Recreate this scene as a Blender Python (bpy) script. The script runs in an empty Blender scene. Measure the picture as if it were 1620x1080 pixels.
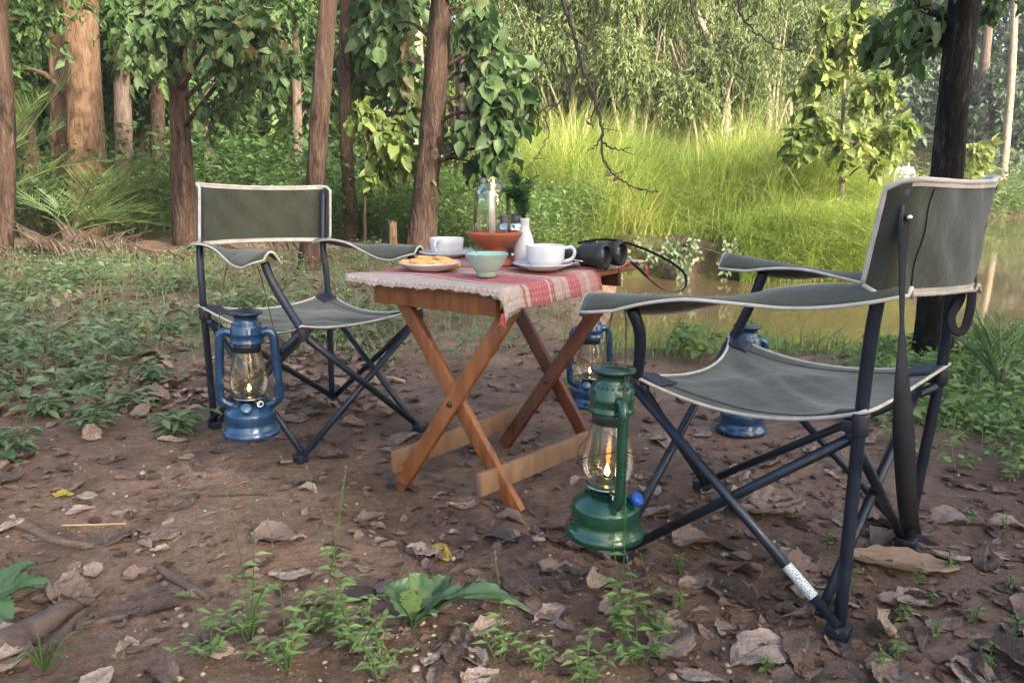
import bpy, math, random
import numpy as np
from mathutils import Vector, Matrix
R = math.radians
random.seed(7)
rng = np.random.default_rng(11)
scene = bpy.context.scene
col = scene.collection

# ------------------------------------------------------------------ camera
CH, TH, FPX = 0.8654, R(11.88), 1208.4           # height, pitch down, focal length in photo pixels (1620 wide)
cam_d = bpy.data.cameras.new('camera'); cam = bpy.data.objects.new('camera', cam_d); col.objects.link(cam)
cam.location = (0, 0, CH); cam.rotation_euler = (R(90) - TH, 0, 0)
cam_d.sensor_width = 36; cam_d.lens = 36 * FPX / 1620; cam_d.clip_start = 0.02; cam_d.clip_end = 3000
scene.camera = cam
# ------------------------------------------------------------------ light
SUN_AZ, SUN_EL = R(-48), R(24)                     # azimuth of the sun measured from +X towards +Y
sdir = Vector((math.cos(SUN_EL) * math.cos(SUN_AZ), math.cos(SUN_EL) * math.sin(SUN_AZ), math.sin(SUN_EL)))
w = bpy.data.worlds.new('World'); scene.world = w; w.use_nodes = True
nt = w.node_tree; bg = nt.nodes['Background']
sky = nt.nodes.new('ShaderNodeTexSky'); sky.sky_type = 'NISHITA'; sky.sun_disc = False
sky.sun_elevation = SUN_EL; sky.sun_rotation = math.atan2(sdir.x, sdir.y); sky.air_density = .8; sky.dust_density = 5; sky.ozone_density = .3
nt.links.new(sky.outputs[0], bg.inputs[0]); bg.inputs[1].default_value = 0.15
sl = bpy.data.lights.new('sun', 'SUN'); sl.energy = 2.0; sl.angle = R(2.5); sl.color = (1.0, 0.91, 0.74)
so = bpy.data.objects.new('sun', sl); col.objects.link(so); so.rotation_euler = sdir.to_track_quat('Z', 'Y').to_euler()
so.location = (20, -12, 12)
scene.view_settings.view_transform = 'Standard'; scene.view_settings.look = 'None'
scene.view_settings.exposure = 2.2; scene.view_settings.gamma = 1.0; scene.view_settings.use_curve_mapping = False
scene.render.engine = 'CYCLES'
cy = scene.cycles
cy.max_bounces = 7; cy.diffuse_bounces = 3; cy.glossy_bounces = 3; cy.transmission_bounces = 4; cy.transparent_max_bounces = 12
cy.caustics_reflective = False; cy.caustics_refractive = False; cy.sample_clamp_indirect = 4.0
cy.use_denoising = True
try:
    cy.denoiser = 'OPENIMAGEDENOISE'; cy.denoising_input_passes = 'RGB_ALBEDO_NORMAL'; cy.denoising_prefilter = 'ACCURATE'
except Exception: pass

# ------------------------------------------------------------------ geometry helpers
FWD = np.array([0, math.cos(TH), -math.sin(TH)]); UPV = np.array([0, math.sin(TH), math.cos(TH)]); CAMP = np.array([0, 0, CH])
def V(*a): return np.array(a, float)
def P(px, py, d): return CAMP + d * (FWD + V((px - 810) / FPX, 0, 0) - UPV * ((py - 540) / FPX))
def depth(p): return float(np.dot(np.asarray(p, float) - CAMP, FWD))
def G(px, py, z=0.0):
    r = FWD + V((px - 810) / FPX, 0, 0) - UPV * ((py - 540) / FPX)
    return CAMP + r * ((z - CH) / r[2])
def unit(v): v = np.asarray(v, float); return v / max(np.linalg.norm(v), 1e-9)
def lerp(a, b, t): return np.asarray(a) * (1 - t) + np.asarray(b) * t
def frame(d):
    d = unit(d); h = V(0, 0, 1) if abs(d[2]) < .9 else V(1, 0, 0)
    s = unit(np.cross(h, d)); return s, np.cross(d, s), d
def smooth_path(pts, n=6):
    pts = [np.asarray(p, float) for p in pts]
    if len(pts) < 3: return pts
    q = [2 * pts[0] - pts[1]] + pts + [2 * pts[-1] - pts[-2]]; out = []
    for i in range(1, len(q) - 2):
        for k in range(n):
            t = k / n; a, b, c, d = q[i-1], q[i], q[i+1], q[i+2]
            out.append(.5 * ((2*b) + (c-a)*t + (2*a-5*b+4*c-d)*t*t + (3*b-a-3*c+d)*t**3))
    out.append(pts[-1]); return out

class MB:
    def __init__(s): s.v = []; s.f = []; s.uv = {}
    def tube(s, path, r, seg=8, caps=True, flat=1.0, axis=None):
        path = [np.asarray(p, float) for p in path]; n = len(path)
        rr = list(r) if hasattr(r, '__len__') else [r] * n
        if len(rr) != n: rr = list(np.interp(np.linspace(0, 1, n), np.linspace(0, 1, len(rr)), rr))
        b0 = len(s.v); up = None
        for i in range(n):
            d = unit(path[min(i+1, n-1)] - path[max(i-1, 0)])
            if up is None:
                a, b, _ = frame(d)
                if axis is not None:
                    a = unit(np.asarray(axis, float) - d * np.dot(axis, d)); b = np.cross(d, a)
            else:
                a = unit(up - d * np.dot(up, d)); b = np.cross(d, a)
            up = a
            for k in range(seg):
                t = 2 * math.pi * k / seg
                s.v.append(path[i] + rr[i] * (math.cos(t) * a + math.sin(t) * b * flat))
        for i in range(n - 1):
            for k in range(seg):
                k2 = (k + 1) % seg
                s.f.append((b0 + i*seg + k, b0 + i*seg + k2, b0 + (i+1)*seg + k2, b0 + (i+1)*seg + k))
        if caps:
            s.f.append(tuple(b0 + k for k in reversed(range(seg)))); s.f.append(tuple(b0 + (n-1)*seg + k for k in range(seg)))
        return s
    def lathe(s, prof, o, ax=(0, 0, 1), seg=24, close=False, ref=None):
        a, b, d = frame(ax); o = np.asarray(o, float)
        b0 = len(s.v); n = len(prof)
        for (r, z) in prof:
            for k in range(seg):
                t = 2 * math.pi * k / seg
                s.v.append(o + d * z + max(r, 1e-5) * (math.cos(t) * a + math.sin(t) * b))
        for i in range(n if close else n - 1):
            j = (i + 1) % n
            for k in range(seg):
                k2 = (k + 1) % seg
                s.f.append((b0 + i*seg + k, b0 + i*seg + k2, b0 + j*seg + k2, b0 + j*seg + k))
        return s
    def box(s, c, ax, ay, az):
        c = np.asarray(c, float); b0 = len(s.v)
        for sx in (-1, 1):
            for sy in (-1, 1):
                for sz in (-1, 1): s.v.append(c + sx*np.asarray(ax) + sy*np.asarray(ay) + sz*np.asarray(az))
        for q in ((0,1,3,2),(4,6,7,5),(0,4,5,1),(2,3,7,6),(0,2,6,4),(1,5,7,3)): s.f.append(tuple(b0+i for i in q))
        return s
    def beam(s, p0, p1, wdir, hw, ht):
        p0 = np.asarray(p0, float); p1 = np.asarray(p1, float); d = p1 - p0
        wd = unit(np.asarray(wdir) - unit(d) * np.dot(wdir, unit(d))); t = np.cross(unit(d), wd)
        return s.box((p0+p1)/2, d/2, wd*hw, t*ht)
    def grid(s, fn, nu, nv):
        b0 = len(s.v)
        for i in range(nu + 1):
            for j in range(nv + 1): s.v.append(np.asarray(fn(i/nu, j/nv), float))
        for i in range(nu):
            for j in range(nv):
                a = b0 + i*(nv+1) + j; s.f.append((a, a+1, a+nv+2, a+nv+1))
        return s
    def ball(s, c, rx, ry=None, rz=None, nu=10, nv=8, axes=None):
        ry = ry or rx; rz = rz or rx; A = axes if axes is not None else np.eye(3); c = np.asarray(c, float)
        def f(u, v):
            t, p = 2*math.pi*u, math.pi*(v-.5)
            l = V(rx*math.cos(p)*math.cos(t), ry*math.cos(p)*math.sin(t), rz*math.sin(p)); return c + A.T @ l
        return s.grid(f, nu, nv)
    def build(s, name, m, parent=None, smooth=True, bevel=0, solid=0, sub=0, uv=None, label=None):
        o0 = np.array(parent_loc(parent)) if parent else np.zeros(3)
        me = bpy.data.meshes.new(name)
        me.from_pydata([tuple(np.asarray(v) - o0) for v in s.v], [], s.f); me.update()
        if uv is not None:
            l = me.uv_layers.new(name='UVMap')
            for i, lp in enumerate(me.loops): l.data[i].uv = uv[lp.vertex_index]
        if smooth: me.polygons.foreach_set('use_smooth', [True] * len(me.polygons))
        me.materials.append(m)
        o = bpy.data.objects.new(name, me); col.objects.link(o)
        if parent: o.parent = parent
        if solid:
            md = o.modifiers.new('solid', 'SOLIDIFY'); md.thickness = solid; md.offset = 0
        if bevel:
            md = o.modifiers.new('bevel', 'BEVEL'); md.width = bevel; md.segments = 2; md.limit_method = 'ANGLE'
        if sub:
            md = o.modifiers.new('sub', 'SUBSURF'); md.levels = sub; md.render_levels = sub
        if label: o['label'] = label
        return o
def parent_loc(p):
    l = np.zeros(3)
    while p: l = l + np.array(p.location); p = p.parent
    return l
def tag(o, label=None, cat=None, group=None, kind=None):
    if label: o['label'] = label
    if cat: o['category'] = cat
    if group: o['group'] = group
    if kind: o['kind'] = kind
    return o
def thing(name, loc, label, cat, group=None):
    o = bpy.data.objects.new(name, None); col.objects.link(o); o.location = tuple(float(x) for x in loc); o.empty_display_size = .1
    return tag(o, label, cat, group)
def npmesh(name, verts, faces, m, parent=None, rnd=None, smooth=True):
    """verts Nx3, faces MxK (K fixed) arrays; rnd: per-vertex float attribute"""
    o0 = parent_loc(parent) if parent else np.zeros(3)
    verts = np.asarray(verts, np.float32) - o0.astype(np.float32)
    me = bpy.data.meshes.new(name); nf, k = faces.shape
    me.vertices.add(len(verts)); me.vertices.foreach_set('co', verts.ravel())
    me.loops.add(nf * k); me.loops.foreach_set('vertex_index', faces.astype(np.int32).ravel())
    me.polygons.add(nf); me.polygons.foreach_set('loop_start', np.arange(0, nf*k, k, dtype=np.int32))
    try: me.polygons.foreach_set('loop_total', np.full(nf, k, dtype=np.int32))
    except Exception: pass
    me.polygons.foreach_set('use_smooth', np.full(nf, smooth))
    if rnd is not None:
        a = me.attributes.new('rnd', 'FLOAT', 'POINT'); a.data.foreach_set('value', np.asarray(rnd, np.float32))
    me.update(calc_edges=True); me.validate()
    me.materials.append(m)
    o = bpy.data.objects.new(name, me); col.objects.link(o)
    if parent: o.parent = parent
    return o

# ---- value noise for terrain
def vnoise(x, y, seed=0):
    xi = np.floor(x).astype(np.int64); yi = np.floor(y).astype(np.int64); xf = x - xi; yf = y - yi
    def h(a, b):
        n = (a * 374761393 + b * 668265263 + seed * 974711) & 0x7fffffff
        n = ((n ^ (n >> 13)) * 1274126177) & 0x7fffffff
        return ((n ^ (n >> 16)) & 0xffff) / 65535.0
    u = xf*xf*(3-2*xf); v = yf*yf*(3-2*yf)
    return (h(xi, yi)*(1-u) + h(xi+1, yi)*u)*(1-v) + (h(xi, yi+1)*(1-u) + h(xi+1, yi+1)*u)*v - .5
def sstep(a, b, x): t = np.clip((x - a)/(b - a), 0, 1); return t*t*(3-2*t)
POND = np.array([(.55,4.35),(.62,5.6),(.95,7.2),(1.25,9.3),(4.5,9.3),(6.6,13),(11.5,24.6),(30,27),(70,30),(90,8),(30,3.2),(9,4.1),(4,4.25),(2.2,4.3)])
def pond_sd(x, y):
    x = np.asarray(x, float); y = np.asarray(y, float); d = np.full(x.shape, 1e9); inside = np.zeros(x.shape, bool); n = len(POND)
    for i in range(n):
        ax, ay = POND[i]; bx, by = POND[(i+1) % n]; ex, ey = bx-ax, by-ay
        t = np.clip(((x-ax)*ex + (y-ay)*ey)/(ex*ex+ey*ey), 0, 1)
        d = np.minimum(d, np.hypot(x-ax-t*ex, y-ay-t*ey))
        c = ((ay > y) != (by > y)) & (x < ex*(y-ay)/((ey) if abs(ey) > 1e-9 else 1e-9) + ax); inside ^= c
    return np.where(inside, -d, d)
WZ = -0.30
def hz(x, y):
    x = np.asarray(x, float); y = np.asarray(y, float)
    near = np.exp(-((x/5)**2 + ((y-2)/5)**2))
    h = .006*vnoise(x/.07, y/.07, 6) + .010*vnoise(x/.16, y/.16, 1) + .020*vnoise(x/.5, y/.5, 2) + (.02 + .10*(1-near))*vnoise(x/2.1, y/2.1, 3) + .25*(1-near)*vnoise(x/11, y/11, 4)*sstep(8, 25, np.hypot(x, y))
    far = sstep(28, 52, y) * .45
    mound = sstep(9.2, 12.5, y) * sstep(-1.5, 1.2, x) * (1 - sstep(6, 10, x - (y-9.3)*.45)) * .55 * (1 - sstep(18, 30, y))
    h = h + far + mound
    sd = pond_sd(x, y)
    edge = np.where((y > 8.6) & (x < 3.2) & (x > 1.0), sstep(.12, -.05, sd), np.where(y > 8.6, sstep(.18, -.5, sd), sstep(.45, -.75, sd)))
    return h*(1-edge) + (-.85)*edge + np.where((sd > 0) & (sd < .5), 0, 0)
def hz1(x, y): return float(hz(np.array([x]), np.array([y]))[0])
def GT(px, py):                                    # photo pixel to the terrain surface
    p = G(px, py, 0)
    for _ in range(4): p = G(px, py, hz1(p[0], p[1]))
    return p

# ------------------------------------------------------------------ materials
def newmat(name):
    m = bpy.data.materials.new(name); m.use_nodes = True; n = m.node_tree.nodes; return m, n, m.node_tree.links, n['Principled BSDF']
def coords(n, l, scale=(1, 1, 1), kind='Object'):
    tc = n.new('ShaderNodeTexCoord'); mp = n.new('ShaderNodeMapping'); mp.inputs['Scale'].default_value = scale
    l.new(tc.outputs[kind], mp.inputs[0]); return mp.outputs[0]
def noise(n, l, vec, scale, detail=4, rough=.6):
    t = n.new('ShaderNodeTexNoise'); t.inputs['Scale'].default_value = scale; t.inputs['Detail'].default_value = detail; t.inputs['Roughness'].default_value = rough
    if vec is not None: l.new(vec, t.inputs['Vector'])
    return t.outputs['Fac']
def ramp(n, l, fac, stops, interp='LINEAR'):
    r = n.new('ShaderNodeValToRGB'); e = r.color_ramp; e.interpolation = interp
    while len(e.elements) < len(stops): e.elements.new(.5)
    for el, (p, c) in zip(e.elements, stops): el.position = p; el.color = (*c, 1) if len(c) == 3 else c
    l.new(fac, r.inputs[0]); return r.outputs[0]
def mixc(n, l, fac, a, b, mode='MIX'):
    m = n.new('ShaderNodeMix'); m.data_type = 'RGBA'; m.blend_type = mode
    for s, i in ((fac, 0), (a, 6), (b, 7)):
        if hasattr(s, 'links') or hasattr(s, 'is_linked'): l.new(s, m.inputs[i])
        elif i == 0: m.inputs[0].default_value = s
        else: m.inputs[i].default_value = (*s, 1)
    return m.outputs[2]
def bump(n, l, h, strength=.3, dist=.01, normal=None):
    b = n.new('ShaderNodeBump'); b.inputs['Strength'].default_value = strength; b.inputs['Distance'].default_value = dist
    l.new(h, b.inputs['Height'])
    if normal is not None: l.new(normal, b.inputs['Normal'])
    return b.outputs[0]
def pmat(name, c1, c2=None, rough=.55, metal=0, scale=8, stretch=(1, 1, 1), bs=0, bd=.004, bscale=None, spec=.5, rough2=None, coat=0):
    m, n, l, b = newmat(name)
    vec = coords(n, l, stretch)
    nf = noise(n, l, vec, scale)
    c2 = c2 or c1
    l.new(ramp(n, l, nf, [(.3, c1), (.7, c2)]), b.inputs['Base Color'])
    b.inputs['Metallic'].default_value = metal; b.inputs['Specular IOR Level'].default_value = spec
    if rough2 is not None:
        l.new(ramp(n, l, noise(n, l, vec, scale*2.3), [(.35, (rough,)*3), (.7, (rough2,)*3)]), b.inputs['Roughness'])
    else: b.inputs['Roughness'].default_value = rough
    if bs: l.new(bump(n, l, noise(n, l, vec, bscale or scale*4), bs, bd), b.inputs['Normal'])
    if coat: b.inputs['Coat Weight'].default_value = coat; b.inputs['Coat Roughness'].default_value = .15
    return m
def leafmat(name, stops, trans=.35, rough=.5, spec=.35, nscale=30):
    m, n, l, b = newmat(name)
    at = n.new('ShaderNodeAttribute'); at.attribute_name = 'rnd'
    c = ramp(n, l, at.outputs['Fac'], stops)
    c2 = mixc(n, l, .25, c, ramp(n, l, noise(n, l, coords(n, l), nscale, 2), [(.3, (.55, .55, .5)), (.7, (1.3, 1.3, 1.2))]), 'MULTIPLY')
    l.new(c2, b.inputs['Base Color']); b.inputs['Roughness'].default_value = rough; b.inputs['Specular IOR Level'].default_value = spec
    tr = n.new('ShaderNodeBsdfTranslucent'); l.new(mixc(n, l, 1.0, c2, (1.15, 1.2, .75), 'MULTIPLY'), tr.inputs[0])
    mx = n.new('ShaderNodeMixShader'); mx.inputs[0].default_value = trans
    l.new(b.outputs[0], mx.inputs[1]); l.new(tr.outputs[0], mx.inputs[2])
    l.new(mx.outputs[0], n['Material Output'].inputs[0]); return m
def barkmat(name, dark, light, accent, sx=9, sz=1.3, bd=.03):
    m, n, l, b = newmat(name)
    wob = n.new('ShaderNodeTexNoise'); wob.inputs['Scale'].default_value = 3.0; wob.inputs['Detail'].default_value = 3
    tc = n.new('ShaderNodeTexCoord'); l.new(tc.outputs['Object'], wob.inputs['Vector'])
    va = n.new('ShaderNodeVectorMath'); va.operation = 'MULTIPLY_ADD'; l.new(wob.outputs['Color'], va.inputs[0]); va.inputs[1].default_value = (.12, .12, .3); l.new(tc.outputs['Object'], va.inputs[2])
    mp = n.new('ShaderNodeMapping'); mp.inputs['Scale'].default_value = (sx*2.3, sx*2.3, sz*2.0); l.new(va.outputs[0], mp.inputs[0]); vec = mp.outputs[0]
    f1 = noise(n, l, vec, 1.7, 9, .68); f2 = noise(n, l, coords(n, l, (1, 1, .5)), 2.2, 4); f3 = noise(n, l, mp.outputs[0], .55, 3, .5)
    ad = n.new('ShaderNodeMath'); ad.operation = 'MULTIPLY_ADD'; l.new(f3, ad.inputs[0]); ad.inputs[1].default_value = .5; l.new(f1, ad.inputs[2])
    c = ramp(n, l, ad.outputs[0], [(.61, dark), (.69, lerp(dark, light, .45)), (.80, light), (.93, lerp(light, (1, 1, 1), .05))])
    c = mixc(n, l, ramp(n, l, f2, [(.44, (0,)*3), (.66, (.75,)*3)]), c, mixc(n, l, .75, c, accent))
    l.new(c, b.inputs['Base Color'])
    b.inputs['Roughness'].default_value = .9; b.inputs['Specular IOR Level'].default_value = .2
    l.new(bump(n, l, ad.outputs[0], 1.0, bd), b.inputs['Normal']); return m
def emit(name, c, s):
    m = bpy.data.materials.new(name); m.use_nodes = True; n = m.node_tree.nodes; l = m.node_tree.links; n.clear()
    e = n.new('ShaderNodeEmission'); e.inputs[0].default_value = (*c, 1); e.inputs[1].default_value = s
    o = n.new('ShaderNodeOutputMaterial'); l.new(e.outputs[0], o.inputs[0]); return m
def glassmat(name, tint=(1, 1, 1), smoke=0.0, smokec=(.3, .2, .12)):
    m = bpy.data.materials.new(name); m.use_nodes = True; n = m.node_tree.nodes; l = m.node_tree.links; n.clear()
    t = n.new('ShaderNodeBsdfTransparent'); t.inputs[0].default_value = (*tint, 1)
    g = n.new('ShaderNodeBsdfGlossy'); g.inputs['Roughness'].default_value = .03; g.inputs[0].default_value = (1, 1, 1, 1)
    lw = n.new('ShaderNodeLayerWeight'); lw.inputs['Blend'].default_value = .22
    r = n.new('ShaderNodeMapRange'); r.inputs['To Min'].default_value = .035; r.inputs['To Max'].default_value = .72; l.new(lw.outputs['Fresnel'], r.inputs[0])
    mx = n.new('ShaderNodeMixShader'); l.new(r.outputs[0], mx.inputs[0]); l.new(t.outputs[0], mx.inputs[1]); l.new(g.outputs[0], mx.inputs[2])
    out = mx.outputs[0]
    if smoke:
        d = n.new('ShaderNodeBsdfDiffuse'); d.inputs[0].default_value = (*smokec, 1)
        m2 = n.new('ShaderNodeMixShader'); l.new(out, m2.inputs[1]); l.new(d.outputs[0], m2.inputs[2])
        l.new(ramp(n, l, noise(n, l, coords(n, l), 18), [(.35, (smoke*.3,)*3), (.75, (smoke,)*3)]), m2.inputs[0]); out = m2.outputs[0]
    o = n.new('ShaderNodeOutputMaterial'); l.new(out, o.inputs[0]); return m

M = {}
# ground
m, n, l, b = newmat('dirt'); M['dirt'] = m
vec = coords(n, l)
c = ramp(n, l, noise(n, l, vec, 1.7, 8, .62), [(.30, (.105, .061, .041)), (.5, (.235, .147, .100)), (.70, (.37, .250, .180))])
c = mixc(n, l, ramp(n, l, noise(n, l, vec, 38, 6, .7), [(.35, (.55,)*3), (.65, (0,)*3)]), c, (.05, .031, .023))
c = mixc(n, l, .8, c, ramp(n, l, noise(n, l, vec, 150, 4, .75), [(.32, (.55, .53, .52)), (.5, (1, 1, 1)), (.68, (1.5, 1.45, 1.4))]), 'MULTIPLY')
c = mixc(n, l, ramp(n, l, noise(n, l, vec, 5.5, 7, .7), [(.52, (0,)*3), (.62, (.6,)*3)]), c, (.055, .036, .028))
vo = n.new('ShaderNodeTexVoronoi'); vo.inputs['Scale'].default_value = 95; l.new(vec, vo.inputs['Vector'])
peb = ramp(n, l, vo.outputs['Distance'], [(.16, (1,)*3), (.24, (0,)*3)])
pm = n.new('ShaderNodeMath'); pm.operation = 'MULTIPLY'; l.new(peb, pm.inputs[0])
l.new(ramp(n, l, vo.outputs['Color'], [(.62, (0,)*3), (.7, (1,)*3)]), pm.inputs[1])
c = mixc(n, l, pm.outputs[0], c, (.30, .24, .19))
l.new(c, b.inputs['Base Color'])
l.new(ramp(n, l, noise(n, l, vec, 2.6, 4), [(.38, (.55,)*3), (.6, (.95,)*3)]), b.inputs['Roughness']); b.inputs['Specular IOR Level'].default_value = .35
h1 = bump(n, l, noise(n, l, vec, 17, 12, .72), 1.0, .030); h2 = bump(n, l, noise(n, l, vec, 120, 5, .7), .7, .004, h1); h3 = bump(n, l, pm.outputs[0], .8, .004, h2)
l.new(h3, b.inputs['Normal'])
# water
m, n, l, b = newmat('pond_water'); M['water'] = m
vec = coords(n, l, (1, .35, 1))
l.new(ramp(n, l, noise(n, l, vec, .5, 3), [(.3, (.090, .063, .036)), (.7, (.135, .095, .055))]), b.inputs['Base Color'])
b.inputs['Roughness'].default_value = .04; b.inputs['IOR'].default_value = 1.33; b.inputs['Specular IOR Level'].default_value = .75
l.new(bump(n, l, noise(n, l, vec, 5, 3), .05, .02), b.inputs['Normal'])
# fabric
def fabric(name, c1, c2):
    m, n, l, b = newmat(name); vec = coords(n, l)
    c = ramp(n, l, noise(n, l, vec, 7, 8, .68), [(.28, tuple(.75*x for x in c1)), (.45, c1), (.7, c2)])
    c = mixc(n, l, ramp(n, l, noise(n, l, vec, 60, 4), [(.62, (0,)*3), (.8, (.35,)*3)]), c, tuple(1.5*x for x in c2))
    l.new(c, b.inputs['Base Color']); b.inputs['Roughness'].default_value = .78; b.inputs['Specular IOR Level'].default_value = .25
    b.inputs['Sheen Weight'].default_value = .25; b.inputs['Sheen Roughness'].default_value = .5
    wv = n.new('ShaderNodeTexWave'); wv.inputs['Scale'].default_value = 220; l.new(vec, wv.inputs[0])
    wr = bump(n, l, noise(n, l, coords(n, l, (1, 1, 1)), 14, 4), .6, .010, bump(n, l, noise(n, l, coords(n, l), 4.5, 2), .35, .02))
    l.new(bump(n, l, wv.outputs['Fac'], .25, .0008, wr), b.inputs['Normal']); return m
M['canvas'] = fabric('grey_green_canvas', (.043, .049, .034), (.064, .071, .050))
M['piping'] = pmat('piping_tape', (.40, .38, .34), (.56, .54, .48), .85, scale=30, bs=.3, bscale=200, bd=.001, spec=.2)
M['steel'] = pmat('blue_black_steel', (.008, .014, .026), (.016, .026, .046), .30, .2, 25, rough2=.5, bs=.1, bscale=80, bd=.001)
M['navy'] = pmat('navy_plastic', (.009, .010, .020), (.015, .017, .030), .5, scale=40, bs=.15)
M['strap'] = pmat('black_webbing', (.010, .011, .016), (.018, .02, .028), .75, scale=120, bs=.4, bscale=400, bd=.001, spec=.25)
# wood
def wood(name, a, b_, c_, vecs=(30, 30, 3), rough=.42):
    m, n, l, b = newmat(name); vec = coords(n, l, vecs)
    f = noise(n, l, vec, 1.6, 6, .6)
    c = ramp(n, l, f, [(.25, a), (.5, b_), (.75, c_)])
    c = mixc(n, l, ramp(n, l, noise(n, l, coords(n, l), 22, 6, .7), [(.55, (0,)*3), (.75, (.55,)*3)]), c, tuple(.45*x for x in b_))
    l.new(c, b.inputs['Base Color']); l.new(ramp(n, l, f, [(.3, (rough,)*3), (.7, (rough+.25,)*3)]), b.inputs['Roughness'])
    l.new(bump(n, l, noise(n, l, vec, 5, 6), .35, .002), b.inputs['Normal']); return m
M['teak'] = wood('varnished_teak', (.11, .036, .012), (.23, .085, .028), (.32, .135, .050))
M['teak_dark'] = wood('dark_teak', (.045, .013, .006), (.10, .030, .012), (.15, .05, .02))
M['rawboard'] = wood('raw_board', (.13, .072, .040), (.20, .115, .066), (.26, .16, .095), (16, 16, 4), .7)
# glazed ware
M['china'] = pmat('white_china', (.56, .57, .58), (.64, .65, .65), .18, scale=6, coat=.3)
M['vase'] = pmat('white_ceramic', (.50, .51, .53), (.58, .59, .60), .3, scale=6)
M['terracotta'] = pmat('terracotta', (.27, .075, .035), (.36, .11, .055), .7, scale=14, bs=.25, bscale=90)
M['celadon'] = pmat('celadon_glaze', (.26, .37, .33), (.36, .47, .42), .25, scale=25, bs=.2, bscale=60, coat=.3)
M['celadon_in'] = pmat('turquoise_glaze', (.20, .37, .36), (.29, .44, .42), .2, scale=25)
M['wax'] = pmat('white_wax', (.72, .69, .64), (.78, .75, .7), .5)
M['biscuit'] = pmat('biscuit', (.50, .25, .08), (.66, .38, .15), .8, scale=40, bs=.6, bscale=60, bd=.003)
M['chrome'] = pmat('brushed_steel', (.55, .55, .54), (.65, .65, .64), .16, 1.0, 10)
M['black'] = pmat('black_plastic', (.008, .008, .009), (.014, .014, .015), .35, scale=30)
M['rubber'] = pmat('green_black_rubber', (.012, .015, .013), (.022, .026, .022), .55, scale=80, bs=.2, bscale=300, bd=.001)
M['lens'] = pmat('coated_lens', (.02, .02, .035), (.03, .03, .05), .04, 0, spec=.9, coat=1)
M['glass'] = glassmat('clear_glass', (.97, .985, .97)); M['globe'] = glassmat('lamp_globe_glass', (.95, .94, .90), .16, (.30, .22, .14))
M['globe_blue'] = glassmat('smoky_lamp_glass', (.90, .90, .84), .22, (.16, .14, .09))
def enamel(name, c1, c2, wear, rough=.24, metal=.25):
    m, n, l, b = newmat(name); vec = coords(n, l)
    c = ramp(n, l, noise(n, l, vec, 20, 4), [(.3, c1), (.7, c2)])
    k = ramp(n, l, noise(n, l, vec, 34, 8, .75), [(.60, (0,)*3), (.66, (wear,)*3)])
    c = mixc(n, l, k, c, (.055, .035, .025)); k2 = ramp(n, l, noise(n, l, vec, 11, 6, .7), [(.5, (0,)*3), (.72, (.28,)*3)])
    l.new(mixc(n, l, k2, c, (.035, .035, .032)), b.inputs['Base Color'])
    l.new(ramp(n, l, noise(n, l, vec, 15, 6, .7), [(.35, (rough,)*3), (.7, (rough+.35,)*3)]), b.inputs['Roughness'])
    b.inputs['Metallic'].default_value = metal; b.inputs['Coat Weight'].default_value = .7; b.inputs['Coat Roughness'].default_value = .12
    l.new(bump(n, l, noise(n, l, vec, 30, 4), .12, .002), b.inputs['Normal']); return m
M['green_paint'] = enamel('green_enamel', (.0015, .045, .024), (.004, .068, .038), .5, .16)
M['green_dark'] = enamel('dark_green_enamel', (.006, .032, .024), (.012, .048, .036), .8, .35, .3)
M['blue_paint'] = enamel('blue_enamel', (.003, .030, .088), (.006, .055, .140), .5, .17)
M['blue_dark'] = enamel('sooty_blue_enamel', (.004, .013, .028), (.008, .02, .04), .8, .35, .3)
M['wire'] = pmat('rusty_wire', (.05, .035, .028), (.10, .07, .05), .5, .6, 60)
M['bluecap'] = pmat('bright_blue_plastic', (.008, .06, .36), (.012, .08, .42), .35)
M['bluemetal'] = pmat('worn_blue_metal', (.06, .12, .17), (.10, .18, .24), .35, .6, 40)
M['flame'] = emit('flame', (1.0, .42, .07), 7.0); M['flamecore'] = emit('flame_core', (1.0, .72, .26), 11.0)
M['sticker'] = None
m, n, l, b = newmat('sticker_paper'); M['sticker'] = m
vec = coords(n, l, (1, 1, 1), 'UV')
br = n.new('ShaderNodeTexNoise'); br.inputs['Scale'].default_value = 1; mp = n.new('ShaderNodeMapping'); mp.inputs['Scale'].default_value = (38, 15, 1); l.new(vec, mp.inputs[0]); l.new(mp.outputs[0], br.inputs['Vector']); br.inputs['Detail'].default_value = 1
l.new(ramp(n, l, br.outputs['Fac'], [(.42, (.16, .18, .20)), (.48, (.50, .55, .57))]), b.inputs['Base Color']); b.inputs['Roughness'].default_value = .5
M['paper'] = pmat('grey_paper_tag', (.36, .36, .35), (.48, .48, .46), .7, scale=60)
# woven cloth: stripes run across the table (UV.x = metres along the table)
m, n, l, b = newmat('woven_cloth'); M['cloth'] = m
tc = n.new('ShaderNodeTexCoord'); sp = n.new('ShaderNodeSeparateXYZ'); l.new(tc.outputs['UV'], sp.inputs[0])
cream = (.55, .47, .40); red = (.40, .055, .065); pink = (.52, .22, .21)
cream = (.40, .335, .295); red = (.37, .115, .115); pink = (.43, .23, .21)
st = [(0, cream), (.085, cream), (.095, red), (.108, cream), (.125, red), (.20, red), (.212, cream), (.222, red), (.24, cream), (.275, pink), (.29, cream), (.31, red), (.37, pink), (.40, cream), (.42, pink), (.47, red), (.60, red), (.63, pink), (.66, cream), (.72, red), (.80, cream), (.93, pink), (1, cream)]
c = ramp(n, l, sp.outputs[0], st, 'CONSTANT')
mpx = n.new('ShaderNodeMapping'); mpx.inputs['Scale'].default_value = (1, 1, 1); l.new(tc.outputs['UV'], mpx.inputs[0])
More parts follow.
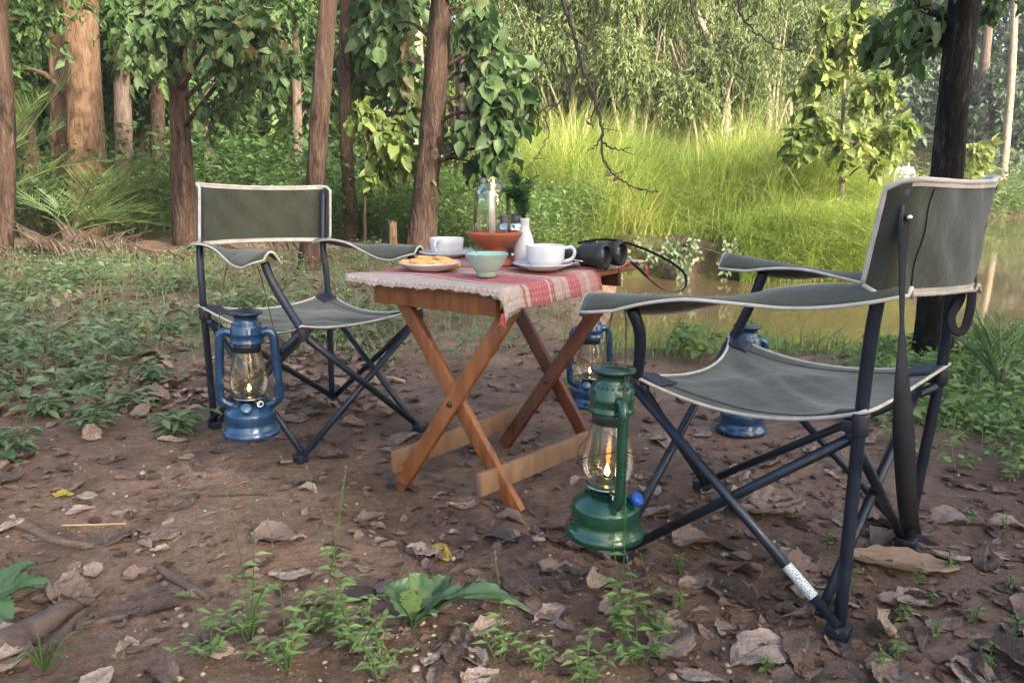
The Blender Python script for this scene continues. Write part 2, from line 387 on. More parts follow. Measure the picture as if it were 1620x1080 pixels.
w1 = n.new('ShaderNodeTexWave'); w1.inputs['Scale'].default_value = 24; w1.inputs['Distortion'].default_value = .6; l.new(mpx.outputs[0], w1.inputs[0])
w2 = n.new('ShaderNodeTexWave'); w2.bands_direction = 'Y'; w2.inputs['Scale'].default_value = 20; w2.inputs['Distortion'].default_value = .6; l.new(mpx.outputs[0], w2.inputs[0])
mw = n.new('ShaderNodeMath'); mw.operation = 'MULTIPLY'; l.new(w1.outputs['Fac'], mw.inputs[0]); l.new(w2.outputs['Fac'], mw.inputs[1])
c = mixc(n, l, ramp(n, l, mw.outputs[0], [(.25, (0,)*3), (.6, (.28,)*3)]), c, (.50, .41, .37))
c = mixc(n, l, .35, c, ramp(n, l, noise(n, l, coords(n, l), 60, 4), [(.3, (.6,)*3), (.7, (1.2,)*3)]), 'MULTIPLY')
l.new(c, b.inputs['Base Color']); b.inputs['Roughness'].default_value = .95; b.inputs['Specular IOR Level'].default_value = .1
l.new(bump(n, l, mw.outputs[0], .8, .003), b.inputs['Normal'])
M['thread'] = pmat('red_thread', (.45, .07, .09), (.55, .15, .15), .9)
# bark
M['bark_brown'] = barkmat('brown_bark', (.008, .0055, .0045), (.066, .041, .029), (.075, .047, .033))
M['bark_orange'] = barkmat('warm_bark', (.045, .027, .017), (.175, .108, .066), (.23, .14, .082), 7, 1.6)
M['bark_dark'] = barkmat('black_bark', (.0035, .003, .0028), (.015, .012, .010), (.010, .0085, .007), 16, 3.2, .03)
M['bark_pale'] = barkmat('pale_bark', (.12, .095, .07), (.34, .28, .22), (.26, .20, .15), 9, 2)
M['bark_grey'] = barkmat('grey_bark', (.05, .038, .03), (.17, .13, .105), (.13, .10, .085))
M['deadwood'] = pmat('dead_twig', (.022, .014, .013), (.06, .038, .034), .85, scale=40, bs=.4)
M['straw'] = leafmat('dead_frond', [(0, (.045, .034, .026)), (.5, (.095, .072, .056)), (1, (.19, .15, .115))], .15, .8, .1)
# leaves
M['lf_dark'] = leafmat('dark_forest_leaf', [(0, (0.040, 0.077, 0.028)), (.5, (0.077, 0.146, 0.048)), (1, (0.158, 0.258, 0.082))], .34, .5)
M['lf_mid'] = leafmat('broad_green_leaf', [(0, (0.039, 0.074, 0.031)), (.5, (0.077, 0.136, 0.053)), (.9, (0.129, 0.204, 0.075)), (1, (0.191, 0.154, 0.071))], .38, .48)
M['lf_light'] = leafmat('yellow_green_leaf', [(0, (0.085, 0.145, 0.038)), (.5, (0.153, 0.218, 0.058)), (1, (0.270, 0.293, 0.092))], .42, .5)
M['lf_willow'] = leafmat('pale_narrow_leaf', [(0, (0.098, 0.139, 0.053)), (.5, (0.165, 0.221, 0.090)), (1, (0.270, 0.332, 0.147))], .36, .55)
M['lf_far'] = leafmat('blue_green_leaf', [(0, (0.042, 0.075, 0.052)), (.5, (0.080, 0.127, 0.087)), (1, (0.145, 0.212, 0.129))], .25, .6)
M['lf_weed'] = leafmat('weed_leaf', [(0, (0.073, 0.117, 0.060)), (.5, (0.132, 0.198, 0.101)), (.85, (0.189, 0.256, 0.134)), (1, (0.333, 0.333, 0.178))], .32, .5)
M['lf_weed2'] = leafmat('bright_weed_leaf', [(0, (0.104, 0.177, 0.062)), (.5, (0.169, 0.265, 0.091)), (1, (0.273, 0.358, 0.140))], .38, .5)
M['lf_grass'] = leafmat('tall_grass_blade', [(0, (0.141, 0.236, 0.058)), (.4, (0.273, 0.382, 0.094)), (.75, (0.435, 0.495, 0.141)), (.9, (0.557, 0.535, 0.214)), (1, (0.620, 0.506, 0.280))], .45, .5)
M['lf_palm'] = leafmat('palm_leaflet', [(0, (0.063, 0.127, 0.055)), (.5, (0.128, 0.212, 0.085)), (.8, (0.231, 0.310, 0.115)), (1, (0.358, 0.338, 0.165))], .3, .5)
M['lf_fern'] = leafmat('dark_sprig', [(0, (0.027, 0.071, 0.027)), (.5, (0.049, 0.122, 0.044)), (1, (0.111, 0.199, 0.066))], .25, .55)
M['lf_hero'] = leafmat('glossy_broad_leaf', [(0, (0.048, 0.098, 0.046)), (.5, (0.078, 0.145, 0.066)), (1, (0.147, 0.225, 0.081))], .3, .42, .5)
M['lf_dry'] = leafmat('dry_leaf', [(0, (0.055, 0.036, 0.026)), (.35, (0.141, 0.093, 0.072)), (.7, (0.233, 0.167, 0.129)), (.93, (0.332, 0.246, 0.191)), (1, (0.369, 0.296, 0.086))], .12, .75, .25, 60)
m, n, l, b = newmat('veined_dry_leaf'); M['lf_dry1'] = m
at = n.new('ShaderNodeAttribute'); at.attribute_name = 'rnd'; tc = n.new('ShaderNodeTexCoord'); sp = n.new('ShaderNodeSeparateXYZ'); l.new(tc.outputs['Object'], sp.inputs[0])
c = ramp(n, l, at.outputs['Fac'], [(0, (.070, .050, .043)), (.35, (.205, .148, .124)), (.7, (.35, .268, .228)), (.92, (.46, .37, .31)), (1, (.42, .33, .06))])
c = mixc(n, l, .85, c, ramp(n, l, noise(n, l, tc.outputs['Object'], 3.5, 6, .7), [(.3, (.45, .42, .40)), (.5, (1, 1, 1)), (.72, (1.35, 1.3, 1.25))]), 'MULTIPLY')
c = mixc(n, l, ramp(n, l, noise(n, l, tc.outputs['Object'], 11, 4, .7), [(.60, (0,)*3), (.68, (.7,)*3)]), c, (.05, .032, .026))
def mth(op, a, b_=None):
    q = n.new('ShaderNodeMath'); q.operation = op
    for i, z in enumerate((a, b_)):
        if z is None: continue
        if hasattr(z, 'is_linked'): l.new(z, q.inputs[i])
        else: q.inputs[i].default_value = z
    return q.outputs[0]
ay = mth('ABSOLUTE', sp.outputs['Y']); vn = mth('SINE', mth('SUBTRACT', mth('MULTIPLY', sp.outputs['X'], 62.0), mth('MULTIPLY', ay, 46.0)))
vl = mth('MAXIMUM', ramp(n, l, vn, [(.90, (0,)*3), (.99, (.6,)*3)]), ramp(n, l, ay, [(.008, (1,)*3), (.018, (0,)*3)]))
l.new(mixc(n, l, mth('MULTIPLY', vl, .5), c, (.30, .23, .18)), b.inputs['Base Color']); b.inputs['Roughness'].default_value = .7; b.inputs['Specular IOR Level'].default_value = .3
l.new(bump(n, l, vl, .5, .02, bump(n, l, noise(n, l, tc.outputs['Object'], 7, 6, .7), .6, .08)), b.inputs['Normal'])
M['stone'] = pmat('pebble', (.20, .15, .12), (.36, .30, .25), .8, scale=12, bs=.3)

# ------------------------------------------------------------------ leaf clouds
def tmpl(rows, fold=.25, curl=.15, wav=0.0):
    """leaf along +x, unit length, half width along y (unit width scale), rows = [(t, halfwidth)]"""
    v = []; f = []
    for i, (t, hw) in enumerate(rows):
        z = -curl * t * t; wz = wav * (1 if i % 2 else -1)
        v += [(t, -hw, z, fold*hw + wz*hw), (t, 0, z, 0), (t, hw, z, fold*hw - wz*hw)]
    for i in range(len(rows) - 1):
        a = 3*i; f += [(a, a+3, a+4, a+1), (a+1, a+4, a+5, a+2)]
    return np.array(v), np.array(f)
T_BROAD = tmpl([(0, .02), (.10, .20), (.28, .42), (.50, .5), (.74, .36), (.9, .16), (1, .0)], .5, .40, .24)
T_OVAL = tmpl([(0, .03), (.4, .5), (1, .02)], .5, .22)
T_SPIKE = tmpl([(0, .22), (.35, .5), (.75, .34), (1, .03)], .5, .10)
T_NARROW = tmpl([(0, .1), (.45, .5), (1, .03)], .5, .35)
T_TOOTH = tmpl([(0, .03), (.2, .13), (.38, .33), (.45, .28), (.58, .47), (.66, .40), (.78, .42), (.86, .28), (.94, .16), (1, .01)], .7, .35, .16)
def leaves(pos, axis, nrm, L, W, T, rnd):
    pos = np.asarray(pos); n = len(pos); axis = axis/np.maximum(np.linalg.norm(axis, axis=1, keepdims=True), 1e-9)
    s = np.cross(nrm, axis); s = s/np.maximum(np.linalg.norm(s, axis=1, keepdims=True), 1e-9); u = np.cross(axis, s)
    tv, tf = T; k = len(tv); L = np.broadcast_to(L, n)[:, None, None]; W = np.broadcast_to(W, n)[:, None, None]
    vv = pos[:, None, :] + L*tv[None, :, 0:1]*axis[:, None, :] + W*tv[None, :, 1:2]*s[:, None, :] + (L*tv[None, :, 2:3] + W*tv[None, :, 3:4])*u[:, None, :]
    ff = (tf[None] + (np.arange(n)*k)[:, None, None]).reshape(-1, 4)
    return vv.reshape(-1, 3), ff, np.repeat(rnd, k)
def crown_leaves(clumps, L, T=T_OVAL, wr=.55, droop=.35, k=9, hue=0.0, g=None):
    """clumps: list of (center, radius(x,y,z) or r, ntwigs)"""
    g = g or rng; Vv, Ff, Rr = [], [], []; off = 0; tw = []
    for (c, r, nt_) in clumps:
        r = np.broadcast_to(np.asarray(r, float), 3); c = np.asarray(c, float)
        d = g.normal(size=(nt_, 3)); d /= np.linalg.norm(d, axis=1, keepdims=True)
        e = d * r * g.uniform(.45, 1.05, (nt_, 1)); st = d * r * g.uniform(.0, .45, (nt_, 1))
        t = g.uniform(.1, 1, (nt_, k))
        p = c + st[:, None]*(1-t[..., None]) + e[:, None]*t[..., None]; p[..., 2] -= droop*.5*r[2]*t**2
        ax = (e-st); ax = ax/np.maximum(np.linalg.norm(ax, axis=1, keepdims=True), 1e-9)
        a = ax[:, None]*.5 + g.normal(size=(nt_, k, 3))*.75; a[..., 2] -= droop*1.3
        nm = g.normal(size=(nt_, k, 3))*.55; nm[..., 2] += .8; nm[..., 1] -= .25
        cl = np.clip(g.normal(.5 + hue, .10) + g.normal(0, .16, nt_)[:, None] + g.normal(0, .12, (nt_, k)), 0, 1)
        ll = L*np.clip(g.normal(.88, .27, nt_*k), .35, 1.4)
        v, f, rr = leaves(p.reshape(-1, 3), a.reshape(-1, 3), nm.reshape(-1, 3), ll, ll*wr*g.uniform(.8, 1.2, nt_*k), T, cl.ravel())
        Vv.append(v); Ff.append(f + off); Rr.append(rr); off += len(v); tw.append((c+st, c+e))
    return np.concatenate(Vv), np.concatenate(Ff), np.concatenate(Rr), tw

def trunk_mesh(mb, path, r, seg=12, rough=.06, flare=0.0, g=random):
    pts = smooth_path(path, 8); n = len(pts); rr = np.interp(np.linspace(0, 1, n), np.linspace(0, 1, len(r)), r)
    if flare: rr = rr * (1 + flare*np.exp(-np.linspace(0, 1, n)*n/5.0))
    b0 = len(mb.v); mb.tube(pts, rr, seg)
    ph = [g.random()*6.28 for _ in range(4)]
    for i in range(n):
        for k in range(seg):
            t = 2*math.pi*k/seg; idx = b0 + i*seg + k
            s = rough*(math.sin(3*t + ph[0] + i*.15) + .7*math.sin(5*t + ph[1] - i*.22) + .5*math.sin(2*t + ph[2] + i*.4) + g.uniform(-.5, .5))
            mb.v[idx] = pts[i] + (mb.v[idx] - pts[i])*(1 + s)
def tree(name, label, path, r, bark, leafm, clumps, L, T=T_OVAL, wr=.55, droop=.35, k=9, hue=0, cat='tree', group=None, seg=16, flare=.14, twigs=True, limb_r=.25, rough=.06):
    """path: trunk polyline (world); clumps hang on limbs that start on the trunk"""
    base = path[0]; root = thing(name, base, label, cat, group)
    mb = MB(); trunk_mesh(mb, path, r, seg, rough, flare)
    pts = smooth_path(path, 8)
    V_, F_, R_, tw = crown_leaves(clumps, L, T, wr, droop, k, hue) if clumps else (None,)*4
    for i, (c, rad, ntw) in enumerate(clumps):
        c = np.asarray(c, float); j = min(range(len(pts)), key=lambda q: np.linalg.norm((pts[q]-c)*V(1, 1, .8) + V(0, 0, .25*np.linalg.norm(pts[q][:2]-c[:2]))))
        j = max(j, int(len(pts)*.15)); a = pts[j]; mid = lerp(a, c, .5) + V(random.uniform(-.1, .1), random.uniform(-.1, .1), .12*np.linalg.norm(c-a))
        lr = limb_r*r[-1] + .004
        mb.tube(smooth_path([a, mid, c], 4), [lr*1.3, lr, lr*.35], 6)
        if twigs:
            s, e = tw[i]
            for q in range(0, len(s), max(1, len(s)//14)):
                mb.tube([c, lerp(c, e[q], .5) + V(0, 0, .02), e[q]], [lr*.3, lr*.2, lr*.08], 3, False)
    mb.build('trunk', bark, root)
    if clumps: npmesh('crown', V_, F_, leafm, root, R_)
    return root

# ================================================================== SETTING
def axis_pts(lo, hi, c, s, n):
    u = np.linspace(math.asinh((lo-c)/s), math.asinh((hi-c)/s), n); return c + s*np.sinh(u)
gx = axis_pts(-320, 320, .2, .9, 520); gy = axis_pts(-60, 420, 2.2, 1.0, 560)
X, Y = np.meshgrid(gx, gy, indexing='ij'); Z = hz(X, Y)
nx, ny = X.shape; I = np.arange(nx*ny).reshape(nx, ny)
ground = npmesh('ground', np.stack([X, Y, Z], -1).reshape(-1, 3), np.stack([I[:-1, :-1], I[1:, :-1], I[1:, 1:], I[:-1, 1:]], -1).reshape(-1, 4), M['dirt'])
tag(ground, 'bare brown dirt floor of the clearing', kind='structure')
mb = MB(); mb.v = [V(.2, 3.0, WZ), V(110, 1.5, WZ), V(110, 34, WZ), V(.2, 34, WZ)]; mb.f = [(0, 1, 2, 3)]
tag(mb.build('pond_water', M['water'], smooth=False), 'murky brown pond water behind the chairs', kind='structure')

# ================================================================== CHAIRS
def rigid(cx, cy, yaw, a, b, z, W=.473, D=.494): 
    c, s = math.cos(yaw), math.sin(yaw); lx, ly = a*D/2, b*W/2
    return V(cx + lx*c - ly*s, cy + lx*s + ly*c, z)
def chair(label, cx, cy, yaw, side, px, strap=False):
    fw = V(math.cos(yaw), math.sin(yaw), 0); nf = V(math.sin(yaw), -math.cos(yaw), 0) * (1 if side > 0 else -1)   # near -> far
    AB = {'rn': (-1, side), 'fn': (1, side), 'ff': (1, -side), 'rf': (-1, -side)}
    F = {k: GT(*px['F'][k]) + V(0, 0, .012) for k in AB}
    S = {}
    for k, (a, b_) in AB.items(): S[k] = P(*px['S'][k], depth(rigid(cx, cy, yaw, a, b_, .46)))
    A = {}
    for k, (a, b_, z) in {'rn': (-1.12, side, .66), 'rf': (-1.12, -side, .66), 'fn': (.72, side, .64), 'ff': (.72, -side, .64)}.items():
        A[k] = P(*px['A'][k], depth(rigid(cx, cy, yaw, a, b_, z)))
    Tn = P(*px['T'][0], depth(rigid(cx, cy, yaw, -1.35, side, .87))); Tf = P(*px['T'][1], depth(rigid(cx, cy, yaw, -1.35, -side, .87)))
    base = (F['rn'] + F['ff'] + F['fn'] + F['rf'])/4; base[2] = 0
    root = thing('camp_chair', base, label, 'chair', 'folding camp chairs at the table')
    st = M['steel']; up = V(0, 0, 1)
    for k, T_ in (('rn', Tn), ('rf', Tf)):
        MB().tube(smooth_path([F[k], S[k], A[k], T_], 5), .0118, 12).build('post', st, root)
    for k in ('fn', 'ff'):
        a = A[k] + up*-.01; s_ = S[k] - up*.012
        MB().tube(smooth_path([s_, lerp(s_, a, .30) - fw*.012*(1 if k == 'fn' else .3), lerp(s_, a, .72) - fw*.016*(1 if k == 'fn' else .3), a], 6), .0128, 12).build('arm_support', st, root)
    def brace(a, b_, off):
        return MB().tube([a + off, b_ + off], .0105, 10).build('brace', st, root)
    dn = up*-.022
    b1 = brace(S['fn']+dn, F['rn']+up*.02, -nf*.012+fw*.0); brace(S['rn']+dn*2, F['fn']+up*.01, nf*.012)
    brace(S['ff']+dn, F['rf']+up*.02, nf*.012); brace(S['rf']+dn*2, F['ff']+up*.01, -nf*.012)
    brace(S['rn']+dn*2, F['rf']+up*.02, fw*.014); brace(S['rf']+dn*2, F['rn']+up*.02, fw*.038)
    brace(S['fn']+dn, F['ff']+up*.01, -fw*.012); brace(S['ff']+dn, F['fn']+up*.01, fw*.012)
    for k in F:
        mb = MB(); mb.box(F[k] + up*.004, fw*.021, nf*.017, up*.013)
        mb.tube([F[k]+up*.008 - nf*.022, F[k]+up*.008 + nf*.022], .007, 8); mb.build('foot', M['navy'] if k != 'fn' else st, root, bevel=.006)
    for k in S:                                    # slider hubs under the seat
        mb = MB(); mb.tube([S[k]-up*.045, S[k]-up*.004], .0165, 10); mb.box(S[k]-up*.03 + (fw if k[0] == 'r' else -fw)*.016, fw*.014, nf*.010, up*.012); mb.build('hub', M['navy'], root, bevel=.003)
    # seat cloth
    def seatp(u, v, lift=0.0):                      # u: rear->front, v: near->far
        sx = lambda t: .5 + (t-.5)*1.05
        a = lerp(lerp(S['rn'], S['fn'], sx(u)), lerp(S['rf'], S['ff'], sx(u)), sx(v))
        c = (S['rn']+S['fn']+S['rf']+S['ff'])/4
        bu, bv = 4*u*(1-u), 4*v*(1-v); eu, ev = abs(2*u-1)**2.2, abs(2*v-1)**2.2
        q = a + (nf*(.5-v)*.07*bu*ev) + fw*((.5-u)*(.12 if u > .5 else .06)*bv*eu)
        z = -.045*(bu*bv)**.8 - .052*bu*ev*(1.1 if v < .5 else .75) - .034*bv*eu + .005*math.sin(9*u+5*v)*bu*bv + .004*math.sin(17*v-8*u)*bu*bv + .007*math.exp(-((u-v-.05)/.05)**2)*bu*bv - .006*math.exp(-((u-v-.16)/.06)**2)*bu*bv + .006*math.exp(-((1-u-v+.1)/.05)**2)*bu*bv + .005*math.exp(-((u*.55-v+.30)/.035)**2)*bu*bv
        return q + up*(z + lift + .004)
    seat = MB().grid(seatp, 26, 26).build('seat', M['canvas'], root, solid=.0035)
    n = 24; ring = [seatp(i/n, 0) for i in range(n)] + [seatp(1, i/n) for i in range(n)] + [seatp(1-i/n, 1) for i in range(n)] + [seatp(0, 1-i/n) for i in range(n+1)]
    MB().tube(ring, .0038, 8, True, 1.0).build('piping', M['piping'], seat)
    mbs = MB()
    for v in (.085, .10, .90, .915): mbs.tube([seatp(.05 + .9*i/20, v, .0024) for i in range(21)], .0005, 4)
    mbs.build('seam', M['strap'], seat)
    for k, (u, v) in {'rn': (.07, .07), 'fn': (.93, .07), 'ff': (.93, .93), 'rf': (.07, .93)}.items():
        MB().grid(lambda a, b_: seatp(u + (a-.5)*.135, v + (b_-.5)*.135, .0055), 4, 4).build('corner_patch', M['navy'], seat, solid=.004)
    # arm rests
    for k, sg in (('n', -1), ('f', 1)):
        Ar, Af = A['r'+k], A['f'+k]; ax = Af - Ar; L = np.linalg.norm(ax); ad = ax/L; sd = unit(np.cross(up, ad)); ext0, ext1 = px.get('ext', (.045, .075))
        def armp(u, v):
            t = -ext0 + u*(L + ext0 + ext1); x = t/L
            hw = np.interp(u, [0, .05, .16, .45, .8, .94, 1], [.018, .034, .040, .030, .054, .050, .026])
            y = (2*v-1)
            sag = .004*math.sin(math.pi*min(max(x, 0), 1)) - .036*(abs(y)**2)*float(np.interp(u, [0, .1, .4, .6, .85, 1], [.3, .3, .22, .35, .95, .7])) - .010*math.sin(math.pi*u*2.2)*y
            return Ar + ad*t + sd*hw*y + up*(.016 + sag + .008*math.sin(7*u+2*v))
        arm = MB().grid(armp, 26, 10).build('armrest', M['canvas'], root, solid=.006)
        ring = [armp(i/26, 0) for i in range(26)] + [armp(1, i/8) for i in range(8)] + [armp(1-i/26, 1) for i in range(26)] + [armp(0, 1-i/8) for i in range(9)]
        MB().tube(ring, .0038, 8).build('piping', M['piping'], arm)
    # back rest: wraps round the two posts
    pn = [lerp(A['rn'], Tn, .07), Tn + unit(Tn-A['rn'])*.015]; pf = [lerp(A['rf'], Tf, .07), Tf + unit(Tf-A['rf'])*.015]
    out = unit(pf[0]-pn[0]); bk = -unit(fw - out*np.dot(fw, out))
    def backp(u, v, off=0.0):
        y = 2*u-1; ay = abs(y); rr = .16; k_ = max(0, ay-(1-rr))/rr
        vm = 1 - .17*(1-math.sqrt(max(0, 1-k_*k_)))
        s = .5 + (v-.5)*vm
        W = np.linalg.norm(lerp(pf[0]-pn[0], pf[1]-pn[1], s)); hw = W/2 + .014
        c = lerp(lerp(pn[0], pn[1], s), lerp(pf[0], pf[1], s), .5); od = unit(lerp(pf[0]-pn[0], pf[1]-pn[1], s))
        e_ = min(1, max(0, (ay-.84)/.16)); lat = math.copysign(min(1, ay*1.09 - .09*e_*e_*ay), y)*hw
        bow = .016 + .045*(1 - min(1, ay/.9)**2)*(.75+.5*(1-s)) - .042*e_**2
        crn = .010*(1-y*y)*(1 if v > .5 else -.4)*abs(2*v-1)
        wr = .004*math.sin(13*y+7*s)*math.sin(5*s)*(1-e_)
        return c + od*lat + bk*(bow + wr + off) - up*crn
    back = MB().grid(backp, 40, 16).build('backrest', M['canvas'], root, solid=.004)
    prm = [(i/40, 0) for i in range(40)] + [(1, i/12) for i in range(12)] + [(1-i/40, 1) for i in range(40)] + [(0, 1-i/12) for i in range(13)]
    ring = [backp(*p_) for p_ in prm]; mbp = MB().tube(ring, .0048, 8)
    for sg in (1, -1):                              # binding tape folded over the edge
        b0 = len(mbp.v)
        for (u, v) in prm:
            cu, cv = np.clip(u, .026, .974), np.clip(v, .055, .945)
            mbp.v += [backp(u, v, sg*.0032), backp(cu, cv, sg*.0036)]
        for i in range(len(prm)-1): mbp.f.append((b0+2*i, b0+2*i+1, b0+2*i+3, b0+2*i+2))
    mbp.build('piping', M['piping'], back)
    for u in (.13, .87):                            # stitched seams
        MB().tube([backp(u, v/14)+bk*.0035 for v in range(1, 14)], .0012, 4).build('seam', M['strap'], back)
    return root, dict(F=F, S=S, A=A, T=(Tn, Tf), fw=fw, nf=nf, backp=backp, bk=bk, brace=b1)

chL, jL = chair('grey green camp chair with a blue lantern hung on its arm', -.672, 2.537, R(-40.5), -1, dict(
    F={'rn': (340, 677), 'fn': (476, 731), 'ff': (664, 682), 'rf': (526, 640)},
    S={'rn': (322, 484), 'fn': (478, 516), 'ff': (662, 488), 'rf': (519, 463)},
    A={'rn': (316, 396), 'fn': (418, 410), 'ff': (650, 400), 'rf': (511, 388)}, T=((316, 296), (511, 300)), ext=(.04, .045)))
chR, jR = chair('grey green camp chair seen from behind with a green lantern on its arm', .587, 1.640, R(139.9), 1, dict(
    F={'rn': (1326, 1008), 'fn': (985, 885), 'ff': (1110, 775), 'rf': (1432, 868)},
    S={'rn': (1363, 650), 'fn': (1006, 592), 'ff': (1158, 532), 'rf': (1490, 578)},
    A={'rn': (1388, 478), 'fn': (1000, 482), 'ff': (1208, 424), 'rf': (1505, 462)}, T=((1434, 296), (1556, 290)), ext=(.05, .11)))
# straps on the back of the right chair
bp, bk = jR['backp'], jR['bk']
s0 = P(1428, 356, depth(bp(.10, .66)) - .012); gnd = GT(1440, 868) + V(0, 0, .020)
e = GT(1474, 872) + V(0, 0, .026)
mb = MB(); path = smooth_path([s0 + V(0, 0, .01), P(1427, 480, depth(s0)-.01), P(1428, 640, depth(s0)-.0), lerp(P(1432, 760, depth(s0)), gnd, .4), gnd + V(0, 0, .03), gnd + V(.012, -.002, .003), e], 8)
ww = np.interp(np.linspace(0, 1, len(path)), [0, .10, .26, .38, 1], [.012, .008, .014, .020, .020])
vw = V(1, .1, 0)
tw = np.interp(np.linspace(0, 1, len(path)), [0, .2, .36, .8, .9, 1], [.25, .95, .15, 0, 0, 0])
for i, p in enumerate(path):
    a = V(math.cos(tw[i]), math.sin(tw[i]), 0)
    if i >= len(path)-9: a = V(.35, -.93, 0) if i >= len(path)-7 else V(.75, -.6, 0)
    mb.v += [p - a*ww[i], p + a*ww[i]]
mb.f = [(2*i, 2*i+1, 2*i+3, 2*i+2) for i in range(len(path)-1)]
mb.build('strap', M['strap'], chR, solid=.0025, label='long black webbing strap hanging from the backrest to the ground')
mb = MB(); mb.ball(s0 + bk*.008 + V(0, 0, .012), .006); mb.build('rivet', M['chrome'], chR)
mb = MB(); mb.box(s0 + V(0, 0, .010) - bk*.001, jR['nf']*.014, V(0, 0, .022), bk*.003); mb.build('strap_tab', M['navy'], chR, bevel=.002)
sf = bp(.99, .30) + bk*.004; dd = depth(sf)
mb = MB(); mb.tube(smooth_path([sf + V(0, 0, .03), P(1522, 462, dd), P(1505, 500, dd), P(1512, 524, dd), P(1528, 515, dd), P(1538, 460, dd-.02), bp(.97, .45)], 6), .010, 8, True, .2, V(1, 0, 0)); mb.build('strap', M['strap'], chR, label='short black strap loop hanging at the far edge of the backrest')
# sticker on the near brace
a, b_ = jR['S']['fn'] + V(0, 0, -.022), jR['F']['rn'] + V(0, 0, .02); off = -jR['nf']*.012
s0_, s1_ = lerp(a, b_, .775) + off, lerp(a, b_, .895) + off
mb = MB(); mb.tube([s0_, s1_], .0112, 14, False); uv = [(0, k/14) for k in range(14)] + [(1, k/14) for k in range(14)]
mb.build('sticker', M['sticker'], jR['brace'], uv=uv, label='white printed sticker on the brace')

# ================================================================== TABLE
TX, TY, TYW, TWD, TLN, TZ = -.0157, 2.189, R(55.86), .490, .751, .6185
la = V(math.cos(TYW), math.sin(TYW), 0); wa = V(-math.sin(TYW), math.cos(TYW), 0)
def TP(a, b_, z=TZ): return V(TX, TY, 0) + la*a + wa*b_ + V(0, 0, z)
def on_table(px, py): return G(px, py, TZ + .006)
table = thing('folding_table', (TX, TY, 0), 'small wooden folding table on crossed legs under a red striped cloth', 'table')
mb = MB()
for i in range(5):
    mb.box(TP(-TLN/2 + TLN*(i+.5)/5, 0, TZ-.010), la*(TLN/10-.003), wa*TWD/2, V(0, 0, .009))
mb.build('tabletop', M['teak'], table, bevel=.003)
for s in (-1, 1):
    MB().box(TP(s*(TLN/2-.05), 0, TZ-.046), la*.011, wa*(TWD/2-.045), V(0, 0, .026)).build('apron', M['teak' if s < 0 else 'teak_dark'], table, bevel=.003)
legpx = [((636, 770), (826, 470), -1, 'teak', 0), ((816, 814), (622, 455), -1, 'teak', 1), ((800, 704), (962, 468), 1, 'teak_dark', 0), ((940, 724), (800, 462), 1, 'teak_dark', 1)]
legend = []
for i, (pf_, pt_, s, mt, front) in enumerate(legpx):
    f = GT(*pf_) + V(0, 0, .002)
    b_ = np.dot(f - V(TX, TY, 0), wa); t = TP(s*(TLN/2-.085), -b_*.98, TZ-.022)
    t = P(*pt_, depth(t)) if s < 0 else P(*pt_, depth(t))
    o_ = -la*.012*s*(1 if front == (s < 0) else -1) if s > 0 else la*.012*(1 if front else -1)
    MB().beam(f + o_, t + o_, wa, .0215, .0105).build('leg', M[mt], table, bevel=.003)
    legend.append((f, t))
for i in (0, 2):
    (f0, t0), (f1, t1) = legend[i], legend[i+1]; k0 = np.dot(f0, wa); k1 = np.dot(f1, wa); e0 = np.dot(t0, wa)-k0; e1 = np.dot(t1, wa)-k1; tt = (k1-k0)/(e0-e1); c = lerp(f0, t0, tt)
    MB().lathe([(.001, -.029), (.007, -.029), (.008, -.026), (.008, .026), (.007, .029), (.001, .029)], c, la, 14).build('bolt', M['wire'], table)
for (p0, p1, lab) in (((757, 768), (932, 696), None), ((622, 731), (815, 657), None)):
    a, b_ = G(*p0, .095), G(*p1, .095); d = unit(b_-a)
    n_ = unit(np.cross(d, V(0, 0, 1)))
    MB().box((a+b_)/2, (b_-a)/2, n_*.009, V(0, 0, .031)).build('stretcher', M['rawboard'], table, bevel=.003)
mb = MB(); mb.grid(lambda u, v: P(802+22*u+6*v, 505-14*u-20*v, depth(legend[0][1])-.035+.006*math.sin(5*u+3*v)), 4, 4); mb.build('tag', M['paper'], table, solid=.001, label='torn grey paper tag stuck to the table leg')

def clothmesh(s0, s1, t0, t1, z0, seed, lift=0, ns=46, nt_=46):
    mb = MB(); uv = []; r_ = random.Random(seed)
    ed = [r_.uniform(-.004, .004) for _ in range(200)]
    for i in range(ns+1):
        for j in range(nt_+1):
            a = s0 + (s1-s0)*i/ns; b_ = t0 + (t1-t0)*j/nt_
            if i in (0, ns): a += ed[j] * 1.3
            if j in (0, nt_): b_ += ed[60+i] * .8
            z = z0 + .0022*math.sin(31*a+13*b_+seed) + .0016*math.sin(17*b_-23*a) + lift*(1 if a > 0 else 0)
            aa, bb = a, b_
            lo = -TWD/2 - .004
            if bb < lo: z -= (lo-bb)*.93; bb = lo - (lo-bb)*.22 - .004
            la_ = -TLN/2 - .004
            if aa < la_: z -= (la_-aa)*.85; aa = la_ - (la_-aa)*.4
            mb.v.append(TP(aa, bb, z)); uv.append(((a + TLN/2 + .03), b_))
    for i in range(ns):
        for j in range(nt_):
            k = i*(nt_+1)+j; mb.f.append((k, k+nt_+1, k+nt_+2, k+1))
    return mb, uv
mb, uv = clothmesh(-TLN/2-.024, .085, -TWD/2-.062, TWD/2+.012, TZ+.0032, 3)
c1 = mb.build('tablecloth', M['cloth'], uv=uv, solid=.002); tag(c1, 'cream woven cloth with red stripes hanging over the front table corner', 'tablecloth', 'woven cloths on the table')
p = TP(-TLN/2-.02, -TWD/2-.018, TZ-.062); mbt = MB()
